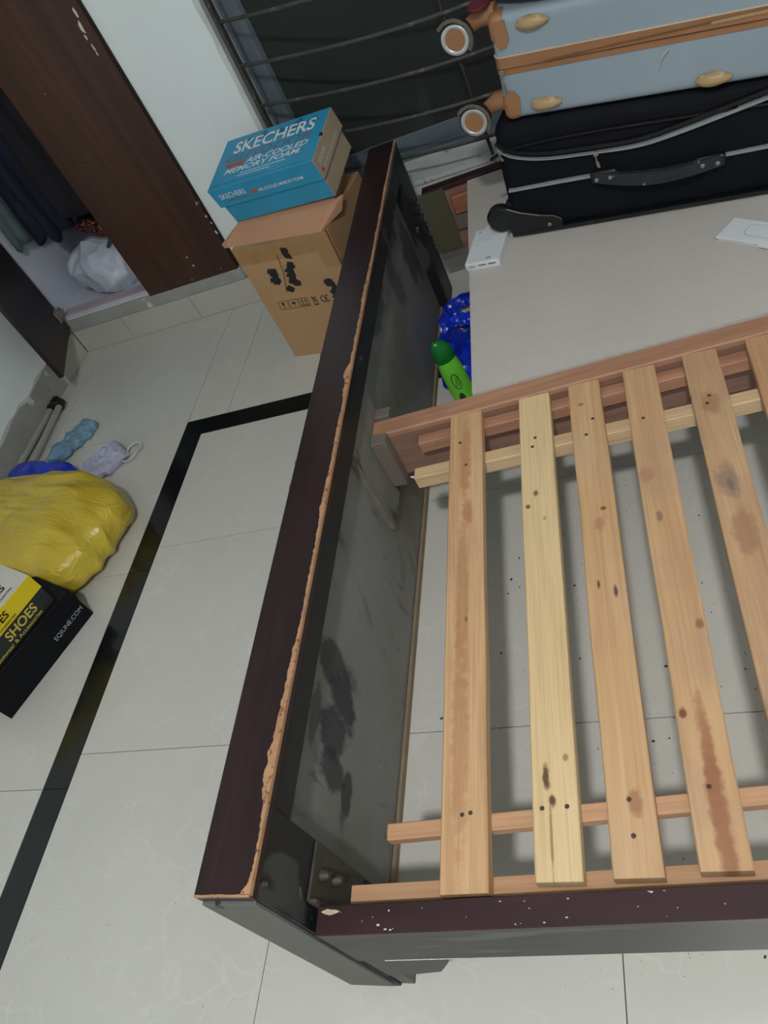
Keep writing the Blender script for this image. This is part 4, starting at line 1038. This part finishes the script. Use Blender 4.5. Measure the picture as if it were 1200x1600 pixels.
M_pole = simple('brushed_pole', (172, 170, 162), .35, .08, 20, metal=.25, stretch=(30, 1, 30))
pA = [on_z(86, 628, .022), on_z(22, 742, .022)]; pB = [on_z(94, 632, .022), on_z(39, 748, .022)]
pl = thing('pole_stand', 'folded metal pole stand with black caps lying along the left wall', 'stand', ((pA[0].x + pB[0].x) / 2, pA[0].y, 0))
o0 = Vector(pl.location)
for (p, q) in (pA, pB):
    d_ = (q - p); q2 = p + d_ * 1.02
    obj('pole', tube(bmesh.new(), [p - o0, q2 - o0], .0115, 12), M_pole, pl, smooth=60)
    dn = d_.normalized(); obj('end_cap', tube(bmesh.new(), [p - o0 - dn * .022, p - o0 - dn * .016, p - o0 + dn * .012], [.011, .0155, .0155], 12), M_blk_pl, pl, smooth=40)
for f_ in (.05, .92):
    c = (pA[0].lerp(pA[1], f_) + pB[0].lerp(pB[1], f_)) / 2 - o0
    obj('clamp', rbox(.058, .026, .036, .007, 3), M_blk_pl, pl, loc=c, rot=(0, 0, R(12)), smooth='all')

press(b2body, [jc] + [c for c in meshes_of(mk) if c.name.startswith('cloth')])
# the bag's thin end lies over the pole ends and their clamp
M2 = b2body.matrix_world.copy(); I2 = M2.inverted()
def seg_d(p, a, c):
    a = Vector(a[:2]); c = Vector(c[:2]); p = Vector(p[:2]); k = max(0, min(1, (p - a).dot(c - a) / (c - a).length_squared)); return (p - a.lerp(c, k)).length
cl = pA[0].lerp(pA[1], .92).lerp(pB[0].lerp(pB[1], .92), .5)
for v in b2body.data.vertices:
    w_ = M2 @ v.co; lift = 0.0
    for (p, q) in (pA, pB):
        s_ = seg_d(w_, p, p + (q - p) * 1.02); lift = max(lift, min(.037, .037 - (s_ - .018) * 1.2))
    s_ = (Vector(w_[:2]) - Vector(cl[:2])).length; lift = max(lift, min(.044, .044 - (s_ - .040) * 1.2))
    if w_.z < lift + .12 * w_.z: w_.z = lift + .12 * w_.z; v.co = I2 @ w_
press(ybody, [b2body], gap=.001)

# ================================================================ INSIDE THE WARDROBE
M_wp_bag = simple('white_plastic', (196, 202, 216), .4, .05, 8, bump=.3, bscale=24)
def wbf(d, p):
    q = p + Vector((4.2, 1, 3)); q = q + Vector((.04, .04, .04)) * fbm(q, 6, 2)
    p = p + d * (.055 * (cell(q, 7) - .5) + .022 * (cell(q, 17) - .5))
    if p.z > 0: p.x += -.35 * p.z
    return p
wb = obj('plastic_bag', blob((.150, .105, .105), 6, lambda d, p: wbf(d, p) + Vector((0, 0, .085)), 0.0005, 2.3), M_wp_bag, None, (-1.115, 1.895, .1663), (0, 0, R(4)), smooth='all')
tag(wb, 'white plastic bag crumpled on the wardrobe floor', 'bag')
t = NT('sequins'); vv_ = t.voronoi(t.mapping((160, 160, 160)), 1.0); n_ = t.noise(t.mapping((150, 150, 150)), 1.0, 1)
cc = t.mix(t.bw(n_, .55, .66), lin((34, 20, 20)), lin((196, 104, 78))); t.bump(vv_, .8, .004); M_seq = t.done(cc, .3, .4)
sq = thing('sequin_bag', 'small dark sequinned bag with black strap on the white plastic bag', 'bag', (-1.085, 1.945, .378), (R(-20), R(24), R(10)))
obj('body', blob((.085, .06, .04), 4, lambda d, p: p + d * .008 * fbm(p, 20, 2), None, 2.6), M_seq, sq, smooth='all')
obj('strap', strip(bmesh.new(), smooth_pts([(.03, .035), (.045, .01), (.05, -.04), (.04, -.075)], 5), .006, -.082, -.078), M_blk_pl, sq)
press(wb, [c for c in meshes_of(sq) if c.name.startswith('body')])
def garment(name, label, mat, x, y, w, dp, z0, z1, seed, folds=5, hem=.03):
    """hanging garment: closed draped tube gathered at the rail, folds deepening to the hem"""
    b = bmesh.new(); rings = []; nz, na = 26, 64
    for i in range(nz + 1):
        f = i / nz; z = z0 + (z1 - z0) * f; ring_ = []
        sh = 1 - .28 * f ** 3
        for k in range(na):
            a = 2 * PI * k / na
            fold = 1 + (.22 * (1 - f) + .06) * math.sin(folds * a + seed + 2 * noise.noise(Vector((f * 2, seed, 0)))) + .12 * noise.noise(Vector((math.cos(a) * 2, math.sin(a) * 2 + seed, f * 7)))
            zz = z + (hem * noise.noise(Vector((math.cos(a) * 1.6 + seed, math.sin(a) * 1.6, 3))) if i == 0 else 0)
            ring_.append(b.verts.new((x + w * sh * fold * math.cos(a), y + dp * sh * fold * math.sin(a), zz)))
        rings.append(ring_)
    for r0, r1 in zip(rings, rings[1:]):
        for k in range(na): b.faces.new((r0[k], r0[(k + 1) % na], r1[(k + 1) % na], r1[k]))
    b.faces.new(rings[0][::-1]); b.faces.new(rings[-1])
    o = obj(name, b, mat, None, smooth='all'); return tag(o, label, 'clothes', 'clothes hanging in the wardrobe')
M_navy = simple('navy_cloth', (24, 32, 50), .9, .25, 14, bump=.3, bscale=120)
M_blkc = simple('black_garment', (16, 18, 22), .9, .25, 14, bump=.3, bscale=120)
M_plum = simple('dark_plum_cloth', (26, 22, 30), .9, .2, 14, bump=.3, bscale=120)
M_teal = simple('grey_teal_cloth', (88, 102, 104), .9, .12, 14, bump=.3, bscale=120)
garment('garment', 'navy blue garment hanging low in the open wardrobe', M_navy, -1.258, 1.928, .068, .064, .41, 1.66, 1.0, 5)
garment('garment', 'black garment hanging deepest in the open wardrobe', M_blkc, -1.14, 2.12, .13, .065, .42, 1.66, 2.3, 6)
garment('garment', 'dark plum garment hanging beside the closed wardrobe door', M_plum, -1.065, 1.885, .07, .07, .475, 1.66, 4.1, 4)
garment('garment', 'grey teal garment hanging at the wardrobe hinge side', M_teal, -1.312, 1.796, .026, .033, .46, 1.66, 5.7, 3)

# ================================================================ GRIT ON THE FLOOR UNDER THE SLATS
M_grit = simple('grit', (46, 42, 38), .9)
b = bmesh.new(); r3 = random.Random(11)
for k in range(420):
    x = .28 + 1.0 * r3.random(); y = -.38 + 1.0 * r3.random(); s = .0006 + .0016 * r3.random() ** 4
    if noise.noise(Vector((x * 5, y * 4, 2))) + .35 * r3.random() < .05: continue
    m_ = Matrix.Translation((x, y, s * .4)) @ Matrix.Rotation(r3.random() * 6, 4, 'Z') @ Matrix.Diagonal((s * (1 + .8 * r3.random()), s, s * .5, 1))
    bmesh.ops.create_cube(b, size=1.6, matrix=m_)
o = obj('grit', b, M_grit); tag(o, 'scattered dark grit and crumbs on the floor under the slats', 'dirt'); o['kind'] = 'stuff'
